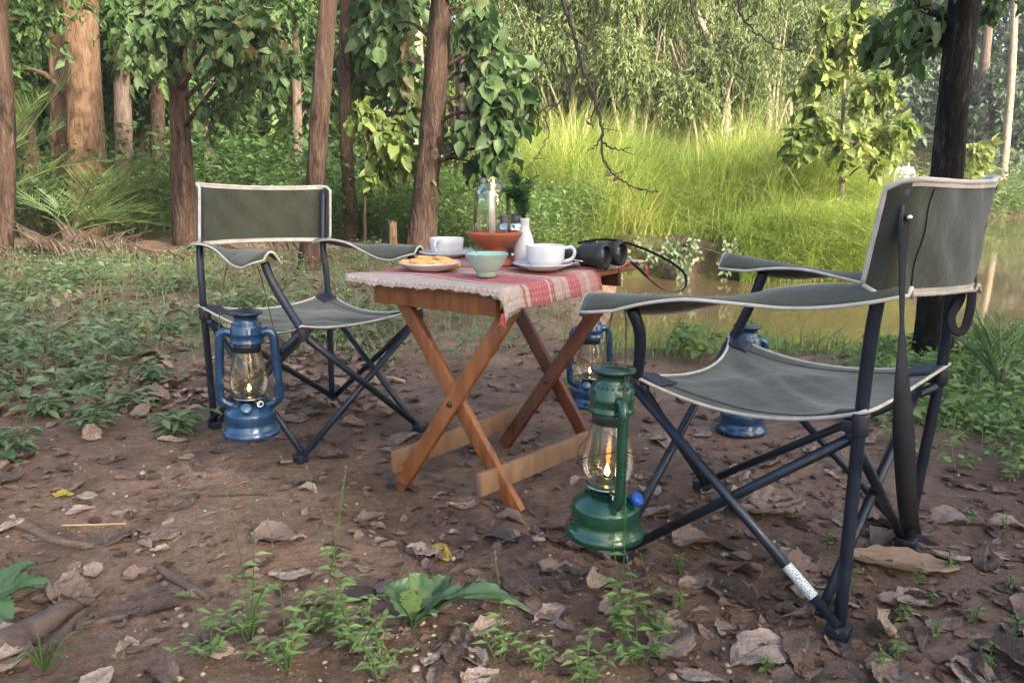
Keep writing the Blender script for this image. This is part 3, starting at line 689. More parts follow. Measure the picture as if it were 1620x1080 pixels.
for k in range(7): mbt.tube(smooth_path([p + V(random.uniform(-.004, .004), 0, .012), p + V(random.uniform(-.008, .008), random.uniform(-.004, .004), -.006), p + V(random.uniform(-.014, .012), random.uniform(-.006, .006), -random.uniform(.012, .024))], 3), .0012, 4)
mbt.build('tassel', M['thread'], c1)
mb, uv = clothmesh(.060, TLN/2+.018, -TWD/2-.010, TWD/2+.012, TZ+.0078, 8)
uv = [(u+.10, v) for u, v in uv]
c2 = mb.build('tablecloth', M['cloth'], uv=uv, solid=.002); tag(c2, 'red and cream woven cloth lying under the binoculars', 'tablecloth', 'woven cloths on the table')
p = TP(TLN/2+.012, -TWD/2-.004, TZ+.002); mbt = MB()
for k in range(6): mbt.tube(smooth_path([p, p + V(.006+random.uniform(-.003, .003), 0, -.014), p + V(.014+random.uniform(-.008, .006), -.004, -.032-random.uniform(0, .014))], 3), .0012, 4)
mbt.build('tassel', M['thread'], c2)

# ---- table ware
def pxr(px, p): return px * depth(p) / FPX
TT = TZ + .0075
def saucer_prof(r): return [(r*.30, .0), (r*.55, .0), (r*.60, .003), (r*.98, .016), (r, .019), (r*.985, .020), (r*.58, .008), (.0001, .007)]
def lathe_thing(name, p, prof, m, label, cat, group=None, seg=40):
    mb = MB().lathe(prof, (0, 0, 0), seg=seg); o = mb.build(name, m); o.location = tuple(p); return tag(o, label, cat, group)
def cup(p, label, R_=.045, H=.052, ha=0.0):
    root = thing('teacup', p, label, 'cup', 'white teacups')
    prof = [(.001, .004), (R_*.62, .004), (R_*.64, .0), (R_*.70, .0), (R_*.70, .005), (R_*.86, .010), (R_*.93, .022), (R_*.96, .036), (R_, H), (R_*.975, H+.001), (R_*.94, H-.002), (R_*.90, .03), (R_*.80, .012), (.001, .009)]
    MB().lathe(prof, p, seg=48).build('body', M['china'], root)
    d = V(math.cos(ha), math.sin(ha), 0); q = np.asarray(p)
    mb = MB(); mb.tube(smooth_path([q + d*R_*.95 + V(0, 0, H*.86), q + d*(R_+.017) + V(0, 0, H*.90), q + d*(R_+.026) + V(0, 0, H*.66), q + d*(R_+.018) + V(0, 0, H*.36), q + d*R_*.90 + V(0, 0, H*.22)], 6), .0042, 10, True, 1.2); mb.build('handle', M['china'], root)
    mb = MB().lathe([(.0001, H*.72), (R_*.92, H*.72)], p, seg=36); mb.build('milk_tea', pmat('milk_tea', (.35, .2, .11), None, .15), root)
    return root
def spoon(p0, p1, label, bowl=True, m=None):
    p0, p1 = np.asarray(p0), np.asarray(p1); d = unit(p1-p0); mb = MB()
    L = np.linalg.norm(p1-p0)
    mb.tube(smooth_path([p0, lerp(p0, p1, .5)+V(0, 0, .006), p1], 5), [.0016, .0018, .0042], 8, True, .5, np.cross(d, V(0, 0, 1)))
    s = unit(np.cross(d, V(0, 0, 1))); mb.ball(p0 - d*.016, .018, .011, .003, axes=np.array([d, s, np.cross(d, s)]))
    o = mb.build('teaspoon', M['chrome']); return tag(o, label, 'spoon', 'teaspoons on the table')
pp = on_table(680, 427); pp[2] = TT
rp = pxr(49.5, pp)
plate = lathe_thing('biscuit_plate', pp, [(rp*.3, 0), (rp*.62, 0), (rp*.66, .003), (rp*.9, .015), (rp, .021), (rp*.985, .0225), (rp*.64, .007), (.0001, .006)], M['china'], 'shallow white plate holding golden biscuits', 'plate')
for i, (dx, dy, dz, an, ti, lab) in enumerate([(-.048, -.004, .013, .2, .25, 'leftmost golden biscuit leaning on the plate rim'), (-.020, -.022, .017, -.15, .22, 'golden biscuit with a worn brown ridge at the front of the plate'), (.010, -.024, .018, -.1, .2, 'large ribbed golden biscuit in the front middle of the plate'), (-.006, .012, .024, .1, .15, 'golden biscuit resting on top behind the front ones'), (.040, .004, .022, .55, .3, 'golden biscuit tilted up toward the bowl'), (.054, -.014, .016, .5, .2, 'rightmost small golden biscuit on the plate rim')]):
    bb = MB(); A = np.array(Matrix.Rotation(an, 3, 'Z') @ Matrix.Rotation(ti, 3, 'Y') @ Matrix.Rotation(-.5, 3, 'X')).T
    def bf(u, v):
        t, q = 2*math.pi*u, math.pi*(v-.5); w_ = 1 + .05*math.cos(10*math.asin(math.sin(t)*.98))
        l_ = V(.036*math.copysign(abs(math.cos(t))**.8, math.cos(t))*math.cos(q)**.6, .017*math.sin(t)*w_*math.cos(q)**.6, .0095*math.sin(q)*w_); return pp + V(dx, dy, dz) + A.T @ l_
    bb.grid(bf, 40, 10); tag(bb.build('biscuit', M['biscuit']), lab, 'biscuit', 'biscuits on the plate')
# left cup and saucer
p = on_table(707, 408); p[2] = TT
lathe_thing('saucer', p, saucer_prof(pxr(44, p)), M['china'], 'white saucer under the teacup behind the biscuits', 'saucer', 'white saucers')
cup(p + V(0, 0, .0075), 'white teacup behind the biscuit plate with its handle toward the camera', pxr(27.5, p), .054, R(-112))
# right cup and saucer
p = on_table(859, 427); p[2] = TT
lathe_thing('saucer', p, saucer_prof(pxr(48.5, p)), M['china'], 'white saucer under the teacup beside the binoculars', 'saucer', 'white saucers')
cup(p + V(.008, .006, .0075), 'white ribbed teacup on the saucer in front of the binoculars', pxr(31, p), .058, R(5))
sp_ = p + V(.030, -.022, .022); spoon(sp_, P(925, 414, depth(sp_)+.02), 'teaspoon lying on the saucer in front of the binoculars')
# celadon bowl
p = on_table(770, 438); p[2] = TT; rb = pxr(34.5, p); hb = .058
bowl = thing('sugar_bowl', p, 'small pale green footed bowl with turquoise inside at the front of the table', 'bowl')
prof = [(.001, .003), (rb*.40, .003), (rb*.42, 0), (rb*.45, 0), (rb*.44, .008), (rb*.46, .010)]
for i in range(15):
    t = i/14; prof.append((rb*(.46 + .54*t**.8) + (.0007 if i % 2 else 0), .010 + (hb-.010)*t))
MB().lathe(prof, p, seg=48).build('body', M['celadon'], bowl)
MB().lathe([(rb, hb), (rb*.985, hb+.0015), (rb*.955, hb), (rb*.80, hb*.72), (rb*.5, .022), (.001, .016)], p, seg=48).build('glaze', M['celadon_in'], bowl)
sg = MB().lathe([(rb*.72, hb*.64), (rb*.5, hb*.72), (rb*.25, hb*.78), (.001, hb*.79)], p, seg=30).build('sugar', pmat('white_sugar', (.68, .70, .70), (.8, .8, .8), .9, scale=200, bs=.5, bscale=300), bowl)
sp_ = p + V(-rb*.55, .01, hb*.93); spoon(sp_ + V(.012, 0, 0), P(735, 393, depth(sp_)+.02), 'thin spoon standing in the pale green bowl')
# terracotta candle stand
p = on_table(783, 420); p[2] = TT; rt = pxr(44, p)
p = np.asarray(p); zt = (P(780, 366, depth(p)))[2] - p[2] - .002
prof = [(.001, 0), (rt*.62, 0), (rt*.66, .006), (rt*.50, .016), (rt*.40, .022), (rt*.38, zt*.35), (rt*.40, zt*.5), (rt*.58, zt*.60), (rt*.86, zt*.82), (rt*.99, zt*.96), (rt, zt), (rt*.97, zt+.004), (rt*.93, zt), (rt*.6, zt*.84), (.001, zt*.80)]
stand = lathe_thing('candle_stand', p, prof, M['terracotta'], 'red terracotta pedestal bowl in the middle of the table', 'candle stand', seg=56)
pc = P(779, 362, depth(p)) - V(0, 0, .004)
cand = thing('candle', pc, 'lit white candle standing inside the clear glass jar', 'candle')
ht = P(779, 303, depth(p))[2] - pc[2] + .012; rc = pxr(5.0, p)
MB().lathe([(.001, -.012), (rc*1.05, -.012), (rc, ht-.012), (rc*.8, ht-.010), (.001, ht-.012)], pc, seg=20).build('wax', M['wax'], cand)
MB().tube([pc + V(0, 0, ht-.012), pc + V(.001, 0, ht-.004)], .0012, 6).build('wick', M['black'], cand)
def flame(p, h, r, parent, lean=0.0):
    prof = [(.0001, 0), (r*.6, h*.10), (r, h*.28), (r*.85, h*.5), (r*.45, h*.75), (.0001, h)]
    mb = MB().lathe(prof, p, (lean, 0, 1), 14); fo = mb.build('flame', M['flame'], parent)
    mb = MB().lathe([(a*.55, z*.7 + h*.04) for a, z in prof], np.asarray(p) + V(0, -r*.75, 0), (lean, 0, 1), 12); mb.build('core', M['flamecore'], fo)
flame(pc + V(.001, 0, ht-.008), .032, .0052, cand, .12)
# glass jar: open cylinder over the candle
rj = pxr(30.5, p); zj0 = -.010; zj1 = P(779, 282, depth(p))[2] - pc[2]; rn_ = pxr(19.5, p)
jp = [(rj*.97, zj0), (rj, zj1*.20), (rj*.97, zj1*.52), (rj*.88, zj1*.74), (rn_*1.10, zj1*.84), (rn_*.98, zj1*.88), (rn_, zj1*.96), (rn_*1.06, zj1*.98), (rn_*1.05, zj1)]
jp = [(a, b_) for a, b_ in smooth_path([V(a, b_, 0)[:2].tolist() + [0] for a, b_ in jp], 4) for _ in (0,)] if False else [(q[0], q[1]) for q in smooth_path([V(a, b_, 0) for a, b_ in jp], 4)]
lathe_thing('glass_jar', pc + V(0, 0, .001), jp + [(a-.0014, b_) for a, b_ in reversed(jp)], M['glass'], 'clear glass jar placed over the candle on the terracotta bowl', 'glass jar', seg=56)
# steel jug behind
p = on_table(794, 414) + la*.06; p[2] = TT; dj = depth(p); rjg = pxr(27, p); zj = P(794, 350, dj)[2] - p[2]
jug = thing('steel_jug', p, 'steel vacuum jug with black lid and handle behind the candle', 'jug')
MB().lathe([(.001, 0), (rjg, 0), (rjg, .022), (rjg*.985, .024), (rjg, .026), (rjg, zj*.80), (rjg*.94, zj*.93), (rjg*.78, zj), (.001, zj)], p, seg=44).build('body', M['chrome'], jug)
MB().lathe([(rjg*.74, zj-.001), (rjg*.76, zj+.014), (rjg*.6, zj+.024), (.001, zj+.026)], p, seg=36).build('lid', M['black'], jug)
q = np.asarray(p); MB().tube(smooth_path([q + V(-rjg*.6, -.01, zj+.006), q + V(-rjg*1.05, -.012, zj+.012), q + V(-rjg*1.32, -.012, zj-.016), q + V(-rjg*1.35, -.012, zj*.45), q + V(-rjg*.98, -.01, zj*.25)], 6), .0075, 10, True, .7).build('handle', M['black'], jug)
# vase and sprigs
p = on_table(830, 420) + la*.0; p[2] = TT; dv = depth(p); s_ = dv/FPX; zv = P(830, 344, dv)[2] - p[2]
vase = lathe_thing('bud_vase', p, [(.001, .0), (15*s_, 0), (16.5*s_, .003), (16.8*s_, zv*.25), (16*s_, zv*.42), (12.5*s_, zv*.60), (8*s_, zv*.76), (6.8*s_, zv*.85), (6.9*s_, zv*.94), (7.4*s_, zv), (6.4*s_, zv), (6*s_, zv*.9), (.001, zv*.88)], M['vase'], 'slim white bottle vase holding dark green sprigs', 'vase', seg=44)
top = np.asarray(p) + V(0, 0, zv*.9)
spr = thing('green_sprig', top, 'bunch of dark feathery green sprigs standing in the white vase', 'sprigs')
mb = MB(); pos = []; axs = []
for k in range(13):
    an = random.uniform(0, 6.28); sp2 = random.uniform(.012, .052); h_ = random.uniform(.075, .145)
    tip = top + V(math.cos(an)*sp2 - .004, math.sin(an)*sp2, h_); pth = smooth_path([top, lerp(top, tip, .5) + V(0, 0, .02), tip], 8); mb.tube(pth, [.0016, .0007], 4)
    for q in range(3, len(pth)):
        for z in range(7):
            a2 = random.uniform(0, 6.28); pos.append(pth[q] + V(random.gauss(0, .003), random.gauss(0, .003), random.gauss(0, .003))); axs.append(V(math.cos(a2), math.sin(a2), random.uniform(.1, 1.1)))
mb.build('stem', M['lf_fern'], spr)
v_, f_, r_ = leaves(np.array(pos), np.array(axs), rng.normal(size=(len(pos), 3)) + V(0, 0, .6), rng.uniform(.012, .026, len(pos)), .0045, T_NARROW, np.clip(rng.normal(.5, .25, len(pos)), 0, 1)); npmesh('foliage', v_, f_, M['lf_fern'], spr, r_)
# binoculars
binr = None
def binoculars():
    o1 = on_table(957, 427); o1[2] = TT; r1 = pxr(20.5, o1); o1[2] += r1
    ax = unit(P(955, 405, depth(o1)) - P(893, 398, depth(o1)+.075)); ax[2] = 0; ax = unit(ax)
    sd = unit(np.cross(ax, V(0, 0, 1))); o2 = P(989, 402, depth(o1)+.052); o2[2] = o1[2] + .002
    o2 = o2 - ax*np.dot(o2-o1, ax) + ax*.004
    root = thing('binoculars', V(*((o1+o2)/2)[:2], TT), 'dark green rubber binoculars lying on the cloth with a loose neck strap', 'binoculars')
    bb = []
    for o in (o1, o2):
        L = .125
        prof = [(.001, -L), (r1*.62, -L), (r1*.66, -L+.004), (r1*.66, -L+.022), (r1*.52, -L+.026), (r1*.55, -L+.045), (r1*.86, -L+.055), (r1*.84, -.050), (r1*.90, -.046), (r1*.93, -.020), (r1*1.0, -.017), (r1*1.0, -.001), (r1*.97, .002), (r1*.84, .002), (r1*.80, -.004), (r1*.78, -.010)]
        t = MB().lathe(prof, o, ax, 40).build('barrel', M['rubber'], root); bb.append(t)
        MB().lathe([(.001, -.0065), (r1*.4, -.007), (r1*.78, -.0105)], o, ax, 32).build('lens', M['lens'], t)
        MB().lathe([(r1*.80, .0026), (r1*.90, .0032), (r1*.90, .0016)], o, ax, 40).build('ring', M['black'], t)
    c = (o1+o2)/2
    MB().box(c - ax*.068 + V(0, 0, r1*.25), ax*.030, unit(o2-o1)*np.linalg.norm(o2-o1)*.36, V(0, 0, r1*.35)).build('bridge', M['rubber'], root, bevel=.005)
    MB().lathe([(.001, -.085), (r1*.38, -.085), (r1*.38, -.060), (r1*.2, -.058), (r1*.2, -.045), (.001, -.045)], c + V(0, 0, r1*.62), ax, 24).build('focus_wheel', M['black'], root)
    d2 = depth(o2); st_ = o2 + V(0, 0, r1*1.0) - ax*.015
    pth = smooth_path([o1 - ax*.09 + V(0, 0, r1*.9), lerp(o1, o2, .5) - ax*.05 + V(0, 0, r1*1.12), st_, P(1012, 391, d2), P(1050, 408, d2), P(1078, 427, d2-.01), P(1086, 444, d2-.02), P(1078, 460, d2-.03), P(1052, 459, d2-.05), P(1030, 444, d2-.08), P(1018, 432, d2-.07), TP(TLN/2-.03, -TWD/2+.03, TT+.004)], 6)
    MB().tube(pth, .0042, 8, True, .22, V(0, -.5, 1)).build('neck_strap', M['strap'], root)
binoculars()

# ================================================================== LANTERNS
def lantern(label, base, paint, dark, glass, phi, tilt=(0, 0), arm_top=None, H=.39, cap='same', flame_h=.022, bail=True, front=None):
    k = H/.39; ax = unit(V(tilt[0], tilt[1], 1)); root = thing('hurricane_lantern', base, label, 'lantern', 'hurricane lanterns')
    s = V(math.cos(phi), math.sin(phi), 0); s = unit(s - ax*np.dot(s, ax)); q = np.cross(ax, s)
    fr = unit(front if front is not None else -V(base[0], base[1], 0)); fr = unit(fr - ax*np.dot(fr, ax))
    def L(a, b_, z): return np.asarray(base) + (s*a + q*b_ + ax*z)*k
    def LF(a, z): return np.asarray(base) + (fr*a + ax*z)*k
    sc = lambda pr: [(r*k, z*k) for r, z in pr]
    MB().lathe(sc([(.001, .004), (.080, .002), (.0855, 0), (.0865, .004), (.086, .012), (.082, .018), (.078, .022), (.0775, .030), (.0735, .036), (.0745, .040), (.0745, .066), (.0735, .0695), (.070, .073), (.062, .082), (.052, .090), (.046, .094), (.030, .096), (.001, .096)]), base, ax, 48).build('tank', M[paint], root)
    bu = MB().lathe(sc([(.030, .094), (.031, .104), (.037, .106), (.042, .112), (.043, .117), (.036, .120), (.030, .116), (.018, .122), (.012, .130), (.009, .130)]), base, ax, 36).build('burner', M[dark], root)
    MB().lathe(sc([(.046, .112), (.0475, .1145), (.046, .117), (.0445, .1145)]), base, ax, 36, True).build('ring', M['chrome'], bu)
    MB().lathe([(r*k, z*k) for r, z in [(.034, .113), (.045, .124), (.053, .142), (.056, .160), (.0545, .182), (.049, .214), (.043, .238), (.039, .254), (.0378, .262)]], base, ax, 44).build('globe', M[glass], root)
    MB().lathe(sc([(.0375, .254), (.0395, .254), (.0395, .280), (.0375, .282)]), base, ax, 40).build('collar', M[dark], root)
    MB().lathe(sc([(.038, .278), (.0495, .279), (.0505, .284), (.0475, .288), (.0465, .292), (.0465, .304), (.0480, .308), (.0465, .312), (.0460, .326), (.0425, .334), (.0385, .338), (.0385, .340), (.034, .342), (.034, .358), (.036, .360)]), base, ax, 44).build('chimney', M[paint], root)
    mbv = MB()
    for i in range(22):
        t = 2*math.pi*i/22; c = np.asarray(base) + ((s*math.cos(t)+q*math.sin(t))*.0405 + ax*.3362)*k; mbv.ball(c, .0028*k, nu=6, nv=4)
    mbv.build('vent', M['black'], root)
    cp = MB().lathe(sc([(.030, .356), (.036, .362), (.0475, .366), (.0485, .370), (.047, .373), (.030, .378), (.012, .379), (.001, .379)]), base, ax, 40).build('cap', M[dark], root)
    MB().tube(smooth_path([L(-.016, 0, .378), L(-.014, 0, .388), L(.014, 0, .388), L(.016, 0, .378)], 5), .0018*k, 6).build('lift_ring', M['wire'], cp)
    for sg in (-1, 1):
        MB().tube(smooth_path([L(sg*.042, 0, .306), L(sg*.060, 0, .312), L(sg*.076, 0, .300), L(sg*.079, 0, .26), L(sg*.083, 0, .19), L(sg*.086, 0, .122), L(sg*.078, 0, .100), L(sg*.058, 0, .088), L(sg*.046, 0, .086)], 6), .0108*k, 12, True, 1.25, q).build('side_tube', M[paint], root)
    gw = MB(); g0 = [.045, .057, .058, .050]
    for t0, t1 in ((0, 1), (1, 0)):                # crossed guard wires, front and back
        for sgn in (1, -1):
            gw.tube(smooth_path([L((-.078 if t0 == 0 else .078), 0, .118), L((-.035 if t0 == 0 else .035), sgn*.058, .150), L((.025 if t0 == 0 else -.025), sgn*.060, .185), L((.076 if t0 == 0 else -.076), 0, .215)], 6), .0012*k, 5)
    gw.build('guard_wire', M['wire'], root)
    fc = LF(.058, .090); ax2 = unit(fr*.75 + ax*.75)
    sidev = np.cross(ax, fr)
    if cap == 'same': MB().lathe([(.001, -.004), (.015*k, -.004), (.0165*k, 0), (.0165*k, .009), (.013*k, .012), (.001, .012)], fc - sidev*.012, ax2, 24).build('fuel_cap', M['bluemetal'], root)
    else: MB().lathe([(.001, -.004), (.0135, -.004), (.0145, 0), (.0145, .008), (.012, .010), (.001, .010)], np.asarray(base) + (sidev*.066 + ax*.094 + fr*.018)*k, unit(sidev*.8 + ax*.7 + fr*.25), 24).build('fuel_cap', M['bluecap'], root, label='bright blue plastic fuel cap')
    kn = LF(.05, .102) + sidev*.028*k
    MB().tube([LF(.02, .110), kn], .002, 6).lathe([(.006*k, -.0015), (.010*k, -.0015), (.010*k, .0015), (.006*k, .0015)], kn, unit(fr + ax*.2), 20, True).build('wick_knob', M['chrome'], root)
    flame(L(0, 0, .132), flame_h*k, .0062*k, root)
    if arm_top is not None:
        a0, a1 = L(-.083, 0, .292), L(.083, 0, .292); t = np.asarray(arm_top)
        w_ = .043
        MB().tube(smooth_path([a0, lerp(a0, t - s*w_, .55), t - s*w_ - V(0, 0, .030), t - s*.02, t, t + s*.02, t + s*w_ - V(0, 0, .030), lerp(a1, t + s*w_, .55), a1], 6), .0016, 6).build('bail', M['wire'], root)
        for a in (a0, a1): MB().tube([a + V(.004*math.cos(i*.7), .002, .008*math.sin(i*.7)+.006) for i in range(10)], .0014, 5).build('bail_hook', M['wire'], root)
    else:
        MB().tube(smooth_path([L(-.082, 0, .28), L(-.09, .03, .26), L(-.05, .085, .2), L(0, .10, .18), L(.05, .085, .2), L(.09, .03, .26), L(.082, 0, .28)], 5), .0016, 6).build('bail', M['wire'], root)
    return root
def armpt(j, k, u): return lerp(j['A']['r'+k], j['A']['f'+k], u)
ap = armpt(jL, 'n', .72); d1 = depth(ap)
b1 = P(398, 684, d1); at = P(382, 402, d1)
lantern('blue hurricane lantern hanging from the arm of the chair at left, flame low', b1, 'blue_paint', 'blue_dark', 'globe_blue', R(8), (.022, 0), at, H=.385*d1/2.35 if False else .390)
ap = armpt(jR, 'n', .96); d2 = depth(ap)
b2 = P(955, 842, d2); at2 = ap + V(0, 0, .018); at2 = P(980, 478, d2)
lantern('bright green hurricane lantern with a blue cap hanging by a chair arm', b2, 'green_paint', 'green_dark', 'globe', R(-79), (.030, .0), at2, H=.366, cap='blue', flame_h=.030, front=V(-.25, -1, 0))
b3 = GT(932, 640); lantern('dark blue hurricane lantern standing on the ground behind the table', b3 + V(0, 0, .004), 'blue_paint', 'blue_dark', 'globe_blue', R(15), (0, 0), None, H=.375)
b4 = GT(1172, 682); lantern('blue hurricane lantern with green cap on the ground behind a chair seat', b4 + V(0, 0, .004), 'blue_paint', 'green_dark', 'globe_blue', R(20), (0, 0), None, H=.39)

# ================================================================== VEGETATION
def onray(px, py, y):                              # point on the pixel's ray at world distance y
    r = FWD + V((px - 810)/FPX, 0, 0) - UPV*((py - 540)/FPX); return CAMP + r*(y/r[1])
def gp(x, y): return V(x, y, hz1(x, y) - .02)
def tpath(pts, y, up=None):
    """trunk through photo points (bottom first), all at distance y; the foot is dropped to the ground"""
    q = [onray(a, b_, y) for a, b_ in pts]; q[0][2] = hz1(q[0][0], q[0][1]) - .05
    if up: d = unit(q[-1]-q[-2]); q += [q[-1] + d*up*.5 + V(.05, .05, 0), q[-1] + d*up]
    return q
def wpx(wd, y): return wd*y/FPX/2
def C(px, py, y, r, n): return (onray(px, py, y), r, n)
# --- big trunks of the grove at left
def gt(px, py): p = GT(px, py); return p[1]
tree('forest_tree', 'brown trunk cut by the picture edge at far left', tpath([(-6, 412), (-2, 200), (-10, 0)], 9.0, 4), [.16, .145, .14, .09], M['bark_brown'], M['lf_dark'],
     [C(60, -60, 9.5, 1.0, 90), (onray(-10, -300, 9), 1.8, 160), C(40, 40, 9.8, .5, 40), C(-60, 60, 9.6, .8, 60)], .12)
tree('forest_tree', 'thick warm brown trunk with peeling bark rising behind the palm', tpath([(140, 372), (134, 180), (127, 0)], 11.6, 5), [.27, .225, .23, .14], M['bark_orange'], M['lf_dark'],
     [(onray(120, -330, 11.6), 2.4, 240), C(60, 10, 12.4, .8, 80), C(20, 110, 12.6, .7, 60), C(70, 130, 12.8, .6, 50)], .14, seg=18, rough=.035)
tree('forest_tree', 'dark slimmer trunk joined close beside the thick warm trunk', tpath([(104, 372), (98, 180), (92, 0)], 12.2, 4), [.17, .15, .145, .1], M['bark_orange'], M['lf_dark'], [(onray(40, -260, 12.4), 1.6, 130)], .14)
tree('forest_tree', 'pale leaning trunk at far left behind the palm', tpath([(62, 360), (38, 210), (14, 90)], 12.6, 4), [.17, .14, .12, .09], M['bark_orange'], M['lf_dark'], [(onray(0, -80, 12.8), 1.2, 100)], .13)
tree('forest_tree', 'reddish trunk behind the backrest of the left chair, crown of big leaves', tpath([(296, 396), (288, 240), (282, 120), (276, 0)], 10.4, 4), [.15, .125, .115, .105, .08], M['bark_brown'], M['lf_mid'],
     [C(345, 20, 9.3, .6, 40), C(400, 45, 9.0, .5, 34), C(440, 95, 8.9, .32, 18), C(250, 35, 9.8, .6, 40), C(365, 110, 9.6, .5, 28), C(335, 175, 9.9, .4, 18), C(300, -60, 9.9, .7, 60)], .145, T_BROAD, .62, .75, 8)
tree('forest_tree', 'slender upright trunk with brown bark behind the left chair', tpath([(488, 432), (498, 300), (510, 120), (520, 0)], 7.3, 3), [.095, .086, .08, .076, .05], M['bark_brown'], M['lf_mid'],
     [(onray(520, -180, 7.3), .7, 50)], .17, T_BROAD, .6, .6, 8)
tree('forest_tree', 'thin dark trunk with a side limb between the left chair and the table', tpath([(556, 374), (549, 240), (546, 100), (549, 0)], 11.2, 3), [.10, .088, .082, .08, .05], M['bark_brown'], M['lf_mid'],
     [C(600, 35, 11.2, .5, 22), C(635, 95, 11.4, .55, 28), C(575, 70, 11.6, .45, 18), C(640, 180, 11.6, .4, 16), C(610, 0, 11.2, .7, 30)], .21, T_BROAD, .66, .9, 7, limb_r=.5)
tree('forest_tree', 'leaning brown trunk standing behind the table, big drooping leaves', tpath([(664, 396), (676, 280), (690, 130), (699, 0)], 9.6, 4), [.175, .145, .132, .120, .085], M['bark_brown'], M['lf_mid'],
     [C(775, 90, 9.4, .46, 20), C(768, 180, 9.3, .46, 24), C(805, 150, 9.5, .40, 18), C(785, 240, 9.4, .26, 10), C(742, 255, 9.7, .18, 4), C(755, 20, 9.5, .5, 20), C(625, 35, 10.2, .5, 16), C(826, 115, 9.7, .24, 8), (onray(700, -170, 9.6), .9, 60)], .20, T_BROAD, .72, 1.0, 7, limb_r=.2)
tree('young_tree', 'young tree with large bright leaves catching light beside the thin trunk', tpath([(575, 372), (578, 300), (585, 200)], 10.0), [.022, .018, .012], M['bark_brown'], M['lf_light'],
     [C(575, 175, 9.8, .28, 16), C(615, 210, 9.8, .36, 26), C(600, 265, 10, .28, 16), C(648, 240, 10, .24, 12)], .17, T_BROAD, .62, .8, 7)
T7 = tpath([(1470, 592), (1488, 400), (1506, 200), (1527, 0)], 3.55, 2.2)
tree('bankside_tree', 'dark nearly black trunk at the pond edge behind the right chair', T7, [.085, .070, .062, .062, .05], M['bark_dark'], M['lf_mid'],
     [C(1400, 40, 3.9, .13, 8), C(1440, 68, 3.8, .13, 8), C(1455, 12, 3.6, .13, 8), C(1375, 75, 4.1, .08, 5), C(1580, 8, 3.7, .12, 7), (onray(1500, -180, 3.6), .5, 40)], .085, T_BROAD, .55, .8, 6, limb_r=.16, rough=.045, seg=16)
# --- dense grove behind at left
gtr = [(195, 13.5, 24, 'bark_grey'), (222, 15, 22, 'bark_grey'), (250, 14, 20, 'bark_brown'), (262, 16.5, 22, 'bark_brown'), (45, 15.5, 26, 'bark_grey'), (330, 17, 18, 'bark_grey'), (420, 19, 20, 'bark_grey'), (470, 17, 14, 'bark_grey'), (-60, 14, 30, 'bark_grey'), (-180, 13, 34, 'bark_brown'), (-330, 12, 36, 'bark_grey')]
gl = ['greyish trunk in the dark grove just right of the thick warm trunk', 'thin grey trunk in the shade beside the greyish trunk', 'brown trunk in a close pair in the dark grove', 'rear trunk of the close pair in the dark grove', 'grey trunk deep in the shade behind the palm', 'shaded grey tree with dark crown above the left chair', 'shaded tree with dark leafy crown far behind the left chair', 'thin grey stem in leafy shade above the left chair'] + ['shaded grove tree standing beyond the left edge'] * 3
for (px, y, wd, bk_), lab in zip(gtr, gl):
    ph = [C(px + random.uniform(-50, 50), random.uniform(-40, 60), y + random.uniform(-.5, .8), random.uniform(.9, 1.4), 110) for _ in range(3)] + [C(px + random.uniform(-70, 70), random.uniform(100, 190), y + random.uniform(.5, 1.5), random.uniform(.6, 1.0), 80) for _ in range(2)] + [(onray(px, -260, y), 2.2, 130)]
    tree('forest_tree', lab, tpath([(px + 4, 352), (px, 180), (px + random.uniform(-8, 8), 0)], y, 4), [wpx(wd, y)*1.1, wpx(wd, y), wpx(wd, y)*.9, wpx(wd, y)*.6], M[bk_], M['lf_dark'], ph, .16, T_OVAL, .5, .6, 9, hue=random.uniform(-.15, .2), group='shaded trees of the grove', seg=9)
# --- thin sunlit stems behind the middle trunks
for px, y, wd, lab in [(612, 16, 12, 'thin brown stem in the light between two trunks'), (655, 15.5, 15, 'pale grey stem just left of the leaning trunk'), (668, 17, 11, 'pale stem half hidden by the leaning trunk'), (620, 19, 9, 'far thin stem in the sunlit gap between trunks')]:
    tree('slender_tree', lab, tpath([(px+2, 340), (px, 180), (px + random.uniform(-8, 8), 0)], y, 4), [wpx(wd, y)]*4, M['bark_pale'], M['lf_light'], [C(px-40, 60, y+1, .9, 60), C(px+30, 150, y+1.5, .8, 60), C(px-20, 240, y+1, .6, 50), (onray(px, -120, y), 1.6, 70)], .12, T_OVAL, .5, .5, 9, hue=-.1, seg=8, group='slim trees in the light')
